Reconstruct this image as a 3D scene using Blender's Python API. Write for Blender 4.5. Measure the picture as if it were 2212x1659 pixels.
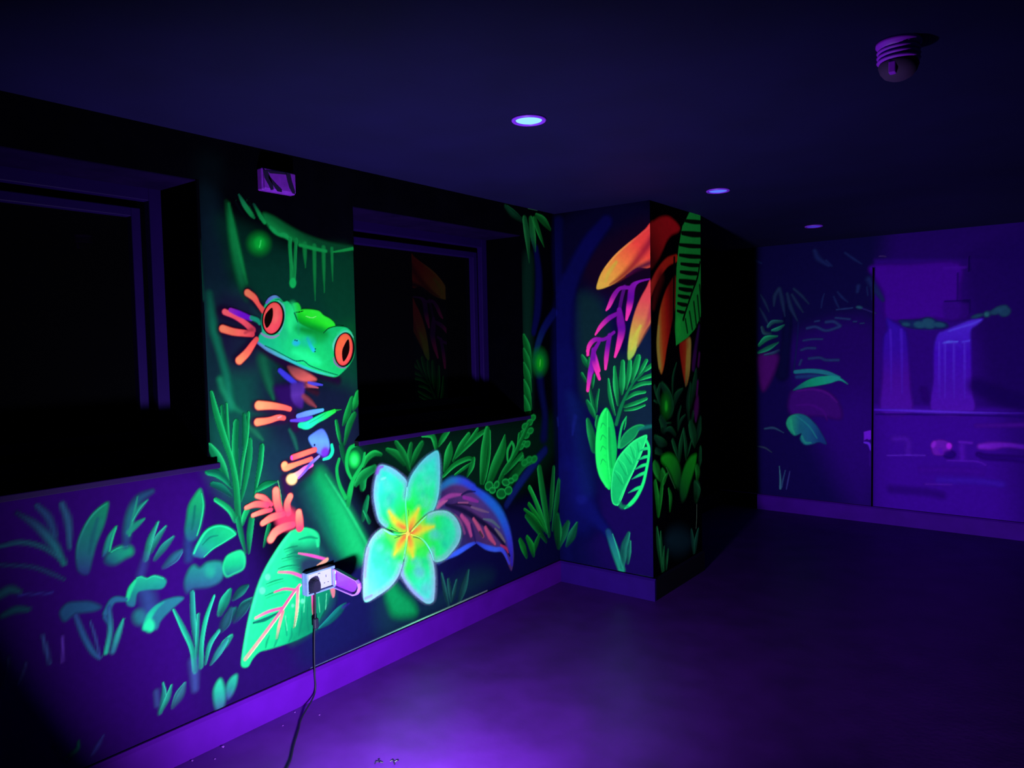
import bpy, bmesh, math, random
import numpy as np
from mathutils import Vector, Matrix

# ------------------------------------------------------------------ clear
for o in list(bpy.data.objects):
    bpy.data.objects.remove(o, do_unlink=True)
sc = bpy.context.scene
COL = sc.collection
random.seed(7)
RNG = np.random.default_rng(11)

# ------------------------------------------------------------------ camera
IMW, IMH = 2212.0, 1659.0
FPX, YAW, PIT, ROL = 1598.89, 0.6555, 0.0553, -0.0199     # solved from the room's vanishing points
CAM = np.array([2.6632, 0.0, 1.55])


def cam_axes():
    f = np.array([-math.sin(YAW) * math.cos(PIT), math.cos(YAW) * math.cos(PIT), -math.sin(PIT)])
    r = np.array([math.cos(YAW), math.sin(YAW), 0.0])
    u = np.cross(r, f)
    c, s = math.cos(ROL), math.sin(ROL)
    return c * r + s * u, -s * r + c * u, f


AR, AU, AF = cam_axes()
cd = bpy.data.cameras.new('camera')
cd.sensor_fit = 'HORIZONTAL'
cd.sensor_width = 36.0
cd.lens = 36.0 * FPX / IMW
cd.clip_start = 0.02
cam = bpy.data.objects.new('camera', cd)
COL.objects.link(cam)
cam.matrix_world = Matrix(((AR[0], AU[0], -AF[0], CAM[0]), (AR[1], AU[1], -AF[1], CAM[1]),
                           (AR[2], AU[2], -AF[2], CAM[2]), (0, 0, 0, 1)))
sc.camera = cam

# ------------------------------------------------------------------ world, exposure
wd = bpy.data.worlds.new('night')
sc.world = wd
wd.use_nodes = True
bg = wd.node_tree.nodes['Background']
bg.inputs[0].default_value = (0.02, 0.02, 0.05, 1)
bg.inputs[1].default_value = 0.02
vs = sc.view_settings
vs.view_transform = 'Standard'
vs.look = 'None'
vs.exposure = 0.0
vs.gamma = 1.0
vs.use_curve_mapping = False

# The UV floods are modelled as neutral light and every base colour below is the colour the surface
# answers with under them (fluorescent paint: bright; plain white: violet; dark paint: navy).
K_UV = 1.6           # headroom: plain surfaces answer weakly, fluorescent pigment strongly
WALL_LAMP_POWER = 52.0 * K_UV
FAR_LAMP_POWER = 430.0 * K_UV
LAMP_TINT = (0.92, 0.9, 1.0)

# ------------------------------------------------------------------ room measures (metres)
H = 2.3607          # ceiling
BBH = 0.134         # baseboard height
YP0, YP1, XP = 3.9395, 4.6557, 0.6677      # pillar
YF = 6.6405         # far wall
Z0, Z1 = 1.112, 2.19                        # window opening heights
W1A, W1B = 0.22, 1.5318
W2A, W2B = 2.2864, 3.575
XR, YB = 4.6, -2.6


def ray(px, py):
    return AF + AR * (px - IMW / 2) / FPX - AU * (py - IMH / 2) / FPX


def hit(px, py, ax, v):
    d = ray(px, py)
    t = (v - CAM[ax]) / d[ax]
    return CAM + t * d


# ------------------------------------------------------------------ helpers
def lin(c):
    return tuple(((x / 255.0) / 12.92 if x / 255.0 <= 0.04045 else ((x / 255.0 + 0.055) / 1.055) ** 2.4) for x in c)


def tag(o, label=None, cat=None, group=None, kind=None):
    if label: o['label'] = label
    if cat: o['category'] = cat
    if group: o['group'] = group
    if kind: o['kind'] = kind
    return o


def obj(name, bm, mat, parent=None, smooth=False):
    me = bpy.data.meshes.new(name)
    bmesh.ops.recalc_face_normals(bm, faces=bm.faces)
    bm.to_mesh(me)
    bm.free()
    if smooth:
        for p in me.polygons: p.use_smooth = True
    me.materials.append(mat)
    o = bpy.data.objects.new(name, me)
    COL.objects.link(o)
    if parent: o.parent = parent
    return o


def empty(name, loc, rz=0.0):
    o = bpy.data.objects.new(name, None)
    o.empty_display_size = 0.05
    COL.objects.link(o)
    o.location = loc
    o.rotation_euler = (0, 0, rz)
    return o


def box(bm, a, b, bev=0.0, seg=2):
    m = Matrix.Translation(((a[0] + b[0]) / 2, (a[1] + b[1]) / 2, (a[2] + b[2]) / 2)) @ \
        Matrix.Diagonal((abs(b[0] - a[0]), abs(b[1] - a[1]), abs(b[2] - a[2]), 1))
    r = bmesh.ops.create_cube(bm, size=1.0, matrix=m)
    if bev > 0:
        es = list({e for v in r['verts'] for e in v.link_edges})
        bmesh.ops.bevel(bm, geom=es, offset=bev, segments=seg, affect='EDGES', profile=0.5)


def lathe(bm, prof, n=40, M=Matrix.Identity(4)):
    rings = []
    for r, z in prof:
        if r < 1e-6:
            rings.append([bm.verts.new(M @ Vector((0, 0, z)))])
        else:
            rings.append([bm.verts.new(M @ Vector((r * math.cos(2 * math.pi * k / n), r * math.sin(2 * math.pi * k / n), z)))
                          for k in range(n)])
    for A, B in zip(rings, rings[1:]):
        for k in range(n):
            a, a2 = A[k % len(A)], A[(k + 1) % len(A)]
            b, b2 = B[k % len(B)], B[(k + 1) % len(B)]
            vs_ = []
            for v in (a, a2, b2, b):
                if v not in vs_: vs_.append(v)
            if len(vs_) >= 3:
                try: bm.faces.new(vs_)
                except ValueError: pass


def tube(bm, pts, r, n=10):
    pts = [Vector(p) for p in pts]
    rings = []
    prev = None
    for i, p in enumerate(pts):
        t = (pts[min(i + 1, len(pts) - 1)] - pts[max(i - 1, 0)]).normalized()
        up = prev if prev is not None else (Vector((0, 0, 1)) if abs(t.z) < 0.9 else Vector((1, 0, 0)))
        s = t.cross(up).normalized()
        u = s.cross(t).normalized()
        prev = u
        rings.append([bm.verts.new(p + (s * math.cos(2 * math.pi * k / n) + u * math.sin(2 * math.pi * k / n)) * r) for k in range(n)])
    for A, B in zip(rings, rings[1:]):
        for k in range(n):
            bm.faces.new((A[k], A[(k + 1) % n], B[(k + 1) % n], B[k]))
    bm.faces.new(rings[0][::-1]); bm.faces.new(rings[-1])


def catmull(P, n):
    """rows of P sampled as a Catmull-Rom curve, n samples per span"""
    P = np.asarray(P, float)
    if len(P) == 2:
        t = np.linspace(0, 1, n + 1)[:, None]
        return P[0] * (1 - t) + P[1] * t
    Q = np.vstack([2 * P[0] - P[1], P, 2 * P[-1] - P[-2]])
    out = []
    t = np.linspace(0, 1, n, endpoint=False)[:, None]
    for i in range(len(P) - 1):
        a, b, c, d = Q[i], Q[i + 1], Q[i + 2], Q[i + 3]
        out.append(0.5 * (2 * b + (c - a) * t + (2 * a - 5 * b + 4 * c - d) * t ** 2 + (3 * b - a - 3 * c + d) * t ** 3))
    out.append(P[-1:])
    return np.vstack(out)


# ------------------------------------------------------------------ materials
def mat_plain(name, col, rough=0.6, spec=0.3, noise=0.15, scale=12.0, bump=0.0, metal=0.0, coat=0.0, stretch=None):
    m = bpy.data.materials.new(name)
    m.use_nodes = True
    nt = m.node_tree
    b = nt.nodes['Principled BSDF']
    tc = nt.nodes.new('ShaderNodeTexCoord')
    nz = nt.nodes.new('ShaderNodeTexNoise')
    nz.inputs['Scale'].default_value = scale
    nz.inputs['Detail'].default_value = 5
    src = tc.outputs['Object']
    if stretch:
        mp = nt.nodes.new('ShaderNodeMapping')
        mp.inputs['Scale'].default_value = stretch
        nt.links.new(src, mp.inputs[0]); src = mp.outputs[0]
    nt.links.new(src, nz.inputs['Vector'])
    mr = nt.nodes.new('ShaderNodeMapRange')
    mr.inputs[1].default_value = 0.3; mr.inputs[2].default_value = 0.7
    mr.inputs[3].default_value = 1 - noise; mr.inputs[4].default_value = 1 + noise
    nt.links.new(nz.outputs[0], mr.inputs[0])
    vm = nt.nodes.new('ShaderNodeVectorMath'); vm.operation = 'SCALE'
    vm.inputs[0].default_value = tuple(c / K_UV for c in col)
    nt.links.new(mr.outputs[0], vm.inputs['Scale'])
    nt.links.new(vm.outputs[0], b.inputs['Base Color'])
    b.inputs['Roughness'].default_value = rough
    b.inputs['Specular IOR Level'].default_value = spec
    b.inputs['Metallic'].default_value = metal
    b.inputs['Coat Weight'].default_value = coat
    if bump > 0:
        bp = nt.nodes.new('ShaderNodeBump')
        bp.inputs['Strength'].default_value = bump
        bp.inputs['Distance'].default_value = 0.003
        nz2 = nt.nodes.new('ShaderNodeTexNoise'); nz2.inputs['Scale'].default_value = scale * 9
        nt.links.new(src, nz2.inputs['Vector'])
        nt.links.new(nz2.outputs[0], bp.inputs['Height'])
        nt.links.new(bp.outputs[0], b.inputs['Normal'])
    return m


def mat_emit(name, col, strength):
    m = bpy.data.materials.new(name)
    m.use_nodes = True
    b = m.node_tree.nodes['Principled BSDF']
    b.inputs['Base Color'].default_value = (0.01, 0.01, 0.02, 1)
    b.inputs['Specular IOR Level'].default_value = 0.0
    b.inputs['Emission Color'].default_value = (*col, 1)
    b.inputs['Emission Strength'].default_value = strength
    return m


def mat_paint():
    """airbrushed fluorescent paint: pigment colour and coverage come with the brush work, grain is noise"""
    m = bpy.data.materials.new('fluorescent_paint')
    m.use_nodes = True
    nt = m.node_tree
    b = nt.nodes['Principled BSDF']
    out = nt.nodes['Material Output']
    at = nt.nodes.new('ShaderNodeAttribute'); at.attribute_name = 'pigment'
    tc = nt.nodes.new('ShaderNodeTexCoord')
    nz = nt.nodes.new('ShaderNodeTexNoise')
    nz.inputs['Scale'].default_value = 38; nz.inputs['Detail'].default_value = 6
    nt.links.new(tc.outputs['Object'], nz.inputs['Vector'])
    mr = nt.nodes.new('ShaderNodeMapRange')
    mr.inputs[1].default_value = 0.3; mr.inputs[2].default_value = 0.7
    mr.inputs[3].default_value = 0.93; mr.inputs[4].default_value = 1.05
    nt.links.new(nz.outputs[0], mr.inputs[0])
    vm = nt.nodes.new('ShaderNodeVectorMath'); vm.operation = 'SCALE'
    nt.links.new(at.outputs['Color'], vm.inputs[0]); nt.links.new(mr.outputs[0], vm.inputs['Scale'])
    nt.links.new(vm.outputs[0], b.inputs['Base Color'])
    b.inputs['Roughness'].default_value = 0.75
    b.inputs['Specular IOR Level'].default_value = 0.0
    tr = nt.nodes.new('ShaderNodeBsdfTransparent')
    mx = nt.nodes.new('ShaderNodeMixShader')
    nt.links.new(at.outputs['Alpha'], mx.inputs[0])
    nt.links.new(tr.outputs[0], mx.inputs[1]); nt.links.new(b.outputs[0], mx.inputs[2])
    nt.links.new(mx.outputs[0], out.inputs['Surface'])
    return m


M_PAINT = mat_paint()
M_WALL = mat_plain('dark_wall_paint', (0.0013, 0.0013, 0.0045), 0.85, 0.0, 0.25, 6, 0.15)
M_BLACK = mat_plain('black_reveal_paint', (0.0006, 0.0006, 0.0022), 0.85, 0.0, 0.2, 8)
M_FARWALL = mat_plain('violet_wall_paint', (0.018, 0.002, 0.10), 0.8, 0.0, 0.2, 4, 0.1)
M_CEIL = mat_plain('navy_ceiling_paint', (0.0050, 0.0026, 0.060), 0.75, 0.1, 0.12, 3, 0.1)
M_FLOOR = mat_plain('violet_vinyl_floor', (0.090, 0.009, 0.33), 0.45, 0.28, 0.2, 5, 0.12)
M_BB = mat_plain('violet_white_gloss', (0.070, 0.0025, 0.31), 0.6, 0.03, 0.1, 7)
M_BB_SHADED = mat_plain('shaded_baseboard_gloss', (0.018, 0.002, 0.16), 0.6, 0.03, 0.1, 7)  # baseboard gloss made darker and bluer: dim light put into the colour
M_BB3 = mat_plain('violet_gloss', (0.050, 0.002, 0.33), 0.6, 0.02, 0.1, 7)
M_DET = mat_plain('detector_plastic', (0.40, 0.02, 1.25), 0.5, 0.2, 0.06, 20)
M_FRAME = mat_plain('window_frame_plastic', (0.0075, 0.0012, 0.060), 0.5, 0.05, 0.06, 9)
M_SILLTOP = mat_plain('sill_paint', (0.004, 0.004, 0.010), 0.6, 0.1, 0.2, 9)
M_SILLNOSE = mat_plain('sill_nosing_paint', (0.012, 0.0012, 0.062), 0.6, 0.05, 0.1, 9)
M_GLASS = mat_plain('night_window_glass', (0.001, 0.001, 0.002), 0.015, 0.10, 0.0, 3)
M_PLASTIC = mat_plain('white_plastic', (0.34, 0.07, 0.80), 0.4, 0.3, 0.06, 20)
M_FACE = mat_plain('socket_face_plastic', (0.30, 0.31, 0.58), 0.35, 0.4, 0.03, 20)
M_CLEARLID = mat_plain('clear_lid_plastic', (0.20, 0.024, 0.58), 0.35, 0.5, 0.12, 30)
M_LIDRIM = mat_plain('lid_rim_plastic', (0.32, 0.14, 0.72), 0.3, 0.4, 0.08, 30)
M_BACKBOX = mat_plain('clear_box_plastic', (0.12, 0.20, 0.52), 0.3, 0.4, 0.15, 30)
M_RUBBER = mat_plain('black_rubber', (0.006, 0.005, 0.03), 0.6, 0.2, 0.1, 30)
M_DARK = mat_plain('dark_plain', (0.012, 0.006, 0.05), 0.5, 0.3, 0.1, 30)
M_LAMPBODY = mat_plain('black_cast_aluminium', (0.01, 0.01, 0.015), 0.4, 0.4, 0.1, 40)
M_SIGN = mat_plain('sign_plastic', (0.20, 0.02, 0.60), 0.35, 0.4, 0.18, 25)
M_BEZEL = mat_plain('downlight_bezel', (0.3, 0.04, 1.2), 0.4, 0.3, 0.05, 20)

# ================================================================== the room
def slab(name, parts, mat, **k):
    bm = bmesh.new()
    for a, b in parts: box(bm, a, b)
    return tag(obj(name, bm, mat), kind='structure', **k)


WT = 0.36
floor = slab('floor', [((-WT, YB, -0.1), (XR, YF + 0.2, 0.0))], M_FLOOR, label='smooth dark violet vinyl floor with a soft sheen')
ceiling = slab('ceiling', [((-WT, YB, H), (XR, YF + 0.2, H + 0.1))], M_CEIL, label='flat navy painted ceiling')
wall_left = slab('wall_left', [
    ((-WT, YB, 0), (0, YF, Z0 - 0.022)), ((-WT, YB, Z1), (0, YF, H)),
    ((-WT, YB, Z0 - 0.022), (0, W1A, Z1)), ((-WT, W1B, Z0 - 0.022), (0, W2A, Z1)), ((-WT, W2B, Z0 - 0.022), (0, YF, Z1))],
    M_WALL, label='long dark wall with two windows and a glowing frog and flower mural')
wall_pillar = slab('wall_pillar', [((0, YP0, 0), (XP, YP1, H))], M_WALL, label='projecting wall pier painted with orange petals and green leaves')
wall_far = slab('wall_far', [((-WT, YF + 0.012, 0), (XR, YF + 0.2, H))], M_BLACK, label='far wall with a violet waterfall mural')
wall_right = slab('wall_right', [((XR, YB, 0), (XR + 0.2, YF, H))], M_WALL, label='plain dark wall on the right')
wall_back = slab('wall_back', [((-WT, YB - 0.2, 0), (XR, YB, H))], M_WALL, label='plain dark wall behind the viewer')
# the far wall is boarded: two tall boards and a header above them, with open joints
XJ = 1.308
for x0, x1, z0, z1 in ((0.0, XJ - 0.006, BBH, 2.106), (XJ + 0.006, XR, BBH, 2.106), (0.0, XR, 2.112, H)):
    bm = bmesh.new(); box(bm, (x0, YF, z0), (x1, YF + 0.014, z1), 0.0015, 1)
    o = obj('wall_panel', bm, M_FARWALL, wall_far)

bm = bmesh.new()


def skirting(name, p0, p1, nrm, label):
    """baseboard with a chamfered top edge, from p0 to p1 along the wall, standing proud along nrm"""
    bm = bmesh.new()
    t = 0.018
    prof = [(0, 0), (t, 0), (t, BBH - 0.012), (t * 0.45, BBH), (0, BBH)]
    vsA = [bm.verts.new((p0[0] + nrm[0] * u, p0[1] + nrm[1] * u, z)) for u, z in prof]
    vsB = [bm.verts.new((p1[0] + nrm[0] * u, p1[1] + nrm[1] * u, z)) for u, z in prof]
    for i in range(len(prof)):
        j = (i + 1) % len(prof)
        bm.faces.new((vsA[i], vsA[j], vsB[j], vsB[i]))
    bm.faces.new(vsA[::-1]); bm.faces.new(vsB)
    return tag(obj(name, bm, M_BB), label, kind='structure')


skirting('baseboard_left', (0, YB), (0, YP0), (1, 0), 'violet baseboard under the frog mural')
skirting('baseboard_pillar', (0, YP0), (XP + 0.018, YP0), (0, -1), 'baseboard on the front of the pier, dimness painted into its indigo').data.materials[0] = M_BB_SHADED
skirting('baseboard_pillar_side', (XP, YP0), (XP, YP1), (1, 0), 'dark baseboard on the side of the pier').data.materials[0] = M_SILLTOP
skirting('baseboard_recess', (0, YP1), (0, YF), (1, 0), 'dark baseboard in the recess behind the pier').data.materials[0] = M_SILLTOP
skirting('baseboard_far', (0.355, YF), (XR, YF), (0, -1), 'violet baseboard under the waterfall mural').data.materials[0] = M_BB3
bm.free()


def window(name, y0, y1, label):
    root = empty(name, (-0.28, (y0 + y1) / 2, Z0))
    tag(root, label, kind='structure')
    ox, oy, oz = root.location

    def ring(nm, m, x0, x1, e, w, mat, bev=0.004):
        """rectangular ring inset e from the opening, bar width w"""
        bm = bmesh.new()
        ya, yb, za, zb = y0 + e - oy, y1 - e - oy, Z0 + e - oz, Z1 - e - oz
        xa, xb = x0 - ox, x1 - ox
        box(bm, (xa, ya, za), (xb, ya + w, zb), bev); box(bm, (xa, yb - w, za), (xb, yb, zb), bev)
        box(bm, (xa, ya + w - .001, za), (xb, yb - w + .001, za + w), bev); box(bm, (xa, ya + w - .001, zb - w), (xb, yb - w + .001, zb), bev)
        return obj(nm, bm, mat, root)
    ring('outer_frame', 0, -0.345, -0.262, 0.0, 0.052, M_FRAME)
    ring('rebate', 0, -0.345, -0.300, 0.045, 0.042, M_BLACK)
    sash = ring('sash', 0, -0.340, -0.272, 0.083, 0.036, M_FRAME)
    bm = bmesh.new()
    e = 0.11
    box(bm, (-0.318 - ox, y0 + e - oy, Z0 + e - oz), (-0.306 - ox, y1 - e - oy, Z1 - e - oz))
    obj('pane', bm, M_GLASS, root)
    # black painted reveal lining: two cheeks and the head
    for nm, a, b in (('reveal', (-0.262, y0, Z0), (-0.0005, y0 + 0.004, Z1)), ('reveal', (-0.262, y1 - 0.004, Z0), (-0.0005, y1, Z1)),
                     ('reveal_head', (-0.262, y0, Z1 - 0.004), (-0.0005, y1, Z1))):
        bm = bmesh.new(); box(bm, [a[i] - root.location[i] for i in range(3)], [b[i] - root.location[i] for i in range(3)])
        obj(nm, bm, M_HEAD if nm == 'reveal_head' else M_BLACK, root)
    bm = bmesh.new()
    box(bm, (-0.262 - ox, y0 - oy, Z0 - 0.021 - oz), (0.0 - ox, y1 - oy, Z0 - oz))
    box(bm, (0.0 - ox, y0 - 0.03 - oy, Z0 - 0.021 - oz), (0.026 - ox, y1 + 0.03 - oy, Z0 - oz))
    sill = obj('sill', bm, M_SILLTOP, root)
    bm = bmesh.new()
    box(bm, (0.026 - ox, y0 - 0.03 - oy, Z0 - 0.0225 - oz), (0.034 - ox, y1 + 0.03 - oy, Z0 - 0.0005 - oz), 0.003)
    obj('nosing', bm, M_SILLNOSE, sill)
    return root


M_HEAD = mat_plain('reveal_head_paint', (0.006, 0.002, 0.032), 0.8, 0.0, 0.2, 8)
window('window_1', W1A, W1B, 'dark window with violet frame cut by the left picture edge')
window('window_2', W2A, W2B, 'dark window between frog and pier, reflecting an orange petal')

# ------------------------------------------------------------------ mural painter
# Brush strokes are given where they were measured on the photograph, carried onto the real wall plane in
# metres, and painted there on a regular grid of that wall. Each motif becomes a thin coat of paint.
PLANES = {'L': (0, 0.0, 1), 'PF': (1, YP0, 0), 'PR': (0, XP, 1), 'F': (1, YF, 0)}
LIMITS = {'L': (0.3, YP0, BBH + 0.004, H), 'PF': (0.0, XP, BBH + 0.004, H), 'PR': (YP0, YP1, BBH + 0.004, H),
          'F': (0.0, 3.6, BBH + 0.004, H)}
CROPS = {'px': (0, 0, 1.0), 'A': (400, 330, 5.267), 'B': (430, 580, 5.53), 'C': (430, 820, 5.53), 'D': (740, 940, 4.255),
         'E': (480, 1030, 3.7706), 'F': (0, 980, 4.424), 'G': (0, 1284, 4.424), 'H': (400, 1284, 4.424),
         'I': (740, 400, 4.096), 'J': (740, 700, 4.096), 'K': (1040, 900, 3.95), 'Lc': (1180, 420, 4.366),
         'M': (1200, 760, 4.608), 'N': (1600, 460, 4.878), 'O': (1600, 760, 4.609), 'P': (1860, 480, 4.739), 'Q': (1860, 820, 4.608)}
STATE = {'crop': 'px', 'on': []}
CANV = []


def tocrop(p):
    ox, oy, s = CROPS[STATE['crop']]
    return ox + p[0] / s, oy + p[1] / s


def towall(plane, x, y):
    ax, v, h = PLANES[plane]
    q = hit(x, y, ax, v)
    return np.array([q[h], q[2]])


def sstep(x):
    x = np.clip(x, 0, 1)
    return x * x * (3 - 2 * x)


class Canvas:
    def __init__(self, name, plane, step=0.005, lift=0.0015, gain=1.0, label=None, parent=None):
        self.name, self.plane, self.step, self.lift, self.gain, self.label, self.parent = name, plane, step, lift, gain, label, parent
        self.ops = []
        self.softk = 1.0
        CANV.append(self)

    def col(self, c):
        q = np.array(lin(c)) * self.gain / K_UV
        return q / max(1.0, q.max() / 0.97)

    def stroke(self, pts, w, col, soft, op, rim, side, rimw, n, speck):
        soft = min(1.0, soft * self.softk)
        k = len(pts)
        w = list(np.interp(np.linspace(0, 1, k), np.linspace(0, 1, len(w)), w)) if isinstance(w, (list, tuple)) else [w] * k
        cols = col if isinstance(col[0], (list, tuple)) else [col, col]
        cols = np.array([self.col(c) for c in cols])
        ci = np.array([[np.interp(t, np.linspace(0, 1, len(cols)), cols[:, j]) for j in range(3)] for t in np.linspace(0, 1, k)])
        ops = op if isinstance(op, (list, tuple)) else [op, op]
        oi = np.interp(np.linspace(0, 1, k), np.linspace(0, 1, len(ops)), ops)
        s = CROPS[STATE['crop']][2]
        px = np.array([tocrop(p) for p in pts])
        P = np.array([towall(self.plane, *p) for p in px])
        W = []
        for i in range(k):
            t = px[min(i + 1, k - 1)] - px[max(i - 1, 0)]
            L = np.hypot(*t) + 1e-9
            nrm = np.array([-t[1], t[0]]) / L
            a = towall(self.plane, *(px[i] + nrm * w[i] / s)) - P[i]
            tw = P[min(i + 1, k - 1)] - P[max(i - 1, 0)]
            tw = tw / (np.hypot(*tw) + 1e-9)
            W.append(abs(a[0] * tw[1] - a[1] * tw[0]))
        R = catmull(np.hstack([P, np.array(W)[:, None], ci, oi[:, None]]), n)
        R[:, 2] = np.maximum(R[:, 2], 0.95 * self.step)
        self.ops.append(('s', R, soft, self.col(rim) if rim else None, side, rimw, speck))

    def blob(self, pts, col, soft, op, grad, rim, rimw, smooth, speck, rimop):
        soft *= self.softk
        px = np.array([tocrop(p) for p in pts])
        P = np.array([towall(self.plane, *p) for p in px])
        c = px.mean(0)
        a = towall(self.plane, *c)
        ex = towall(self.plane, c[0] + 1, c[1]) - a
        ey = towall(self.plane, c[0], c[1] + 1) - a
        sc_ = math.sqrt(abs(ex[0] * ey[1] - ex[1] * ey[0])) / CROPS[STATE['crop']][2]
        if smooth:
            Q = catmull(np.vstack([P[-1:], P, P[:2]]), 5)
            Q = Q[5:-5]
            P = Q[:-1] if len(Q) > 1 else Q
        g = None
        if grad:
            g = (towall(self.plane, *tocrop(grad[0])), towall(self.plane, *tocrop(grad[1])), np.array([self.col(x) for x in grad[2]]))
        self.ops.append(('b', P, self.col(col), soft * sc_, op, g, self.col(rim) if rim else None, rimw * sc_, speck, rimop))

    def bounds(self):
        lo, hi = np.array([1e9, 1e9]), np.array([-1e9, -1e9])
        for o in self.ops:
            if o[0] == 's':
                m = o[1][:, 2].max(); p = o[1][:, :2]
            else:
                m = o[3]; p = o[1]
            lo = np.minimum(lo, p.min(0) - m); hi = np.maximum(hi, p.max(0) + m)
        l = LIMITS[self.plane]
        return max(lo[0], l[0]), min(hi[0], l[1]), max(lo[1], l[2]), min(hi[1], l[3])

    def build(self, mat):
        a0, a1, b0, b1 = self.bounds()
        st = self.step
        na, nb = int(math.ceil((a1 - a0) / st)) + 1, int(math.ceil((b1 - b0) / st)) + 1
        ga, gb = np.linspace(a0, a1, na), np.linspace(b0, b1, nb)
        A, Bg = np.meshgrid(ga, gb)
        rgb = np.zeros((nb, na, 3)); al = np.zeros((nb, na))
        for o in self.ops:
            if o[0] == 's':
                m = o[1][:, 2].max(); p = o[1][:, :2]
            else:
                m = o[3]; p = o[1]
            lo, hi = p.min(0) - m, p.max(0) + m
            i0, i1 = np.searchsorted(ga, lo[0]), np.searchsorted(ga, hi[0])
            j0, j1 = np.searchsorted(gb, lo[1]), np.searchsorted(gb, hi[1])
            if i1 <= i0 or j1 <= j0: continue
            X, Y = A[j0:j1, i0:i1], Bg[j0:j1, i0:i1]
            if o[0] == 's':
                _, R, soft, rim, side, rimw, speck = o
                best = np.full(X.shape, 1e9); T = np.zeros(X.shape); S = np.zeros(X.shape)
                for i in range(len(R) - 1):
                    p0, p1 = R[i, :2], R[i + 1, :2]
                    d = p1 - p0; L2 = d @ d + 1e-12
                    t = np.clip(((X - p0[0]) * d[0] + (Y - p0[1]) * d[1]) / L2, 0, 1)
                    ex, ey = X - p0[0] - t * d[0], Y - p0[1] - t * d[1]
                    w = R[i, 2] * (1 - t) + R[i + 1, 2] * t
                    dn = np.hypot(ex, ey) / w
                    k = dn < best
                    best = np.where(k, dn, best); T = np.where(k, i + t, T)
                    S = np.where(k, np.sign(d[0] * ey - d[1] * ex) * dn, S)
                al_ = sstep((1 - best) / max(soft, 1e-3))
                ti = np.arange(len(R))
                al_ = al_ * np.interp(T, ti, R[:, 6])
                c = np.stack([np.interp(T, ti, R[:, 3 + j]) for j in range(3)], -1)
                if rim is not None:
                    q = best if side == 0 else S * side
                    f = sstep((q - (1 - rimw)) / rimw)[..., None] * 0.9
                    c = c * (1 - f) + rim * f
            else:
                _, P, c0, soft, op, g, rim, rimw, speck, rimop = o
                ins = np.zeros(X.shape, bool); dist = np.full(X.shape, 1e9)
                n = len(P)
                for i in range(n):
                    p0, p1 = P[i], P[(i + 1) % n]
                    d = p1 - p0; L2 = d @ d + 1e-12
                    t = np.clip(((X - p0[0]) * d[0] + (Y - p0[1]) * d[1]) / L2, 0, 1)
                    dist = np.minimum(dist, (X - p0[0] - t * d[0]) ** 2 + (Y - p0[1] - t * d[1]) ** 2)
                    if abs(d[1]) > 1e-12:
                        cr = ((p0[1] > Y) != (p1[1] > Y)) & (X < d[0] * (Y - p0[1]) / d[1] + p0[0])
                        ins ^= cr
                sd = np.sqrt(dist) * np.where(ins, 1, -1)
                al_ = sstep((sd + soft * 0.5) / max(soft, 1e-6)) * op
                c = np.broadcast_to(c0, X.shape + (3,))
                if g is not None:
                    d = g[1] - g[0]
                    t = np.clip(((X - g[0][0]) * d[0] + (Y - g[0][1]) * d[1]) / (d @ d), 0, 1)
                    tt = np.linspace(0, 1, len(g[2]))
                    c = np.stack([np.interp(t, tt, g[2][:, j]) for j in range(3)], -1)
                if rim is not None:
                    f = (sstep(1 - sd / rimw) * rimop)[..., None]
                    c = c * (1 - f) + rim * f
            if speck > 0:
                nz = RNG.random(al_.shape)
                al_ = al_ * (1 - speck * nz)
            a = al_[..., None]
            old = al[j0:j1, i0:i1][..., None]
            na_ = a + old * (1 - a)
            rgb[j0:j1, i0:i1] = np.where(na_ > 1e-6, (c * a + rgb[j0:j1, i0:i1] * old * (1 - a)) / np.maximum(na_, 1e-6), c)
            al[j0:j1, i0:i1] = na_[..., 0]
        keep = al > 0.006
        if self.plane == 'L':
            for (y0, y1) in ((W1A, W1B), (W2A, W2B)):
                keep &= ~((A > y0 - 0.001) & (A < y1 + 0.001) & (Bg > Z0 - 0.028) & (Bg < Z1))
                keep &= ~((A > y0 - 0.032) & (A < y1 + 0.032) & (Bg > Z0 - 0.026) & (Bg < Z0 + 0.001))
        fq = keep[:-1, :-1] | keep[1:, :-1] | keep[:-1, 1:] | keep[1:, 1:]
        if self.plane == 'L':
            inw = np.zeros(A.shape, bool)
            for (y0, y1) in ((W1A, W1B), (W2A, W2B)):
                inw |= (A > y0) & (A < y1) & (Bg > Z0) & (Bg < Z1)
            fq &= ~(inw[:-1, :-1] | inw[1:, :-1] | inw[:-1, 1:] | inw[1:, 1:])
        if self.plane == 'F':      # leave the board joints open
            ca, cb = (ga[:-1] + ga[1:]) / 2, (gb[:-1] + gb[1:]) / 2
            fq &= ~((np.abs(ca - XJ) < 0.006 + st / 4)[None, :] & (cb < 2.108)[:, None])
        jj, ii = np.nonzero(fq)
        idx = lambda j, i: j * na + i
        quads = np.stack([idx(jj, ii), idx(jj, ii + 1), idx(jj + 1, ii + 1), idx(jj + 1, ii)], 1)
        if PLANES[self.plane][0] == 1:
            pass
        used, inv = np.unique(quads.ravel(), return_inverse=True)
        quads = inv.reshape(-1, 4)
        ax, v, h = PLANES[self.plane]
        V = np.zeros((len(used), 3))
        V[:, h] = A.ravel()[used]; V[:, 2] = Bg.ravel()[used]
        V[:, ax] = v + (self.lift if ax == 0 else -self.lift)
        C = np.concatenate([np.clip(rgb.reshape(-1, 3)[used], 0, 0.98), np.clip(al.ravel()[used], 0, 1)[:, None]], 1)
        me = bpy.data.meshes.new(self.name)
        me.vertices.add(len(V)); me.vertices.foreach_set('co', V.astype(np.float32).ravel())
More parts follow.
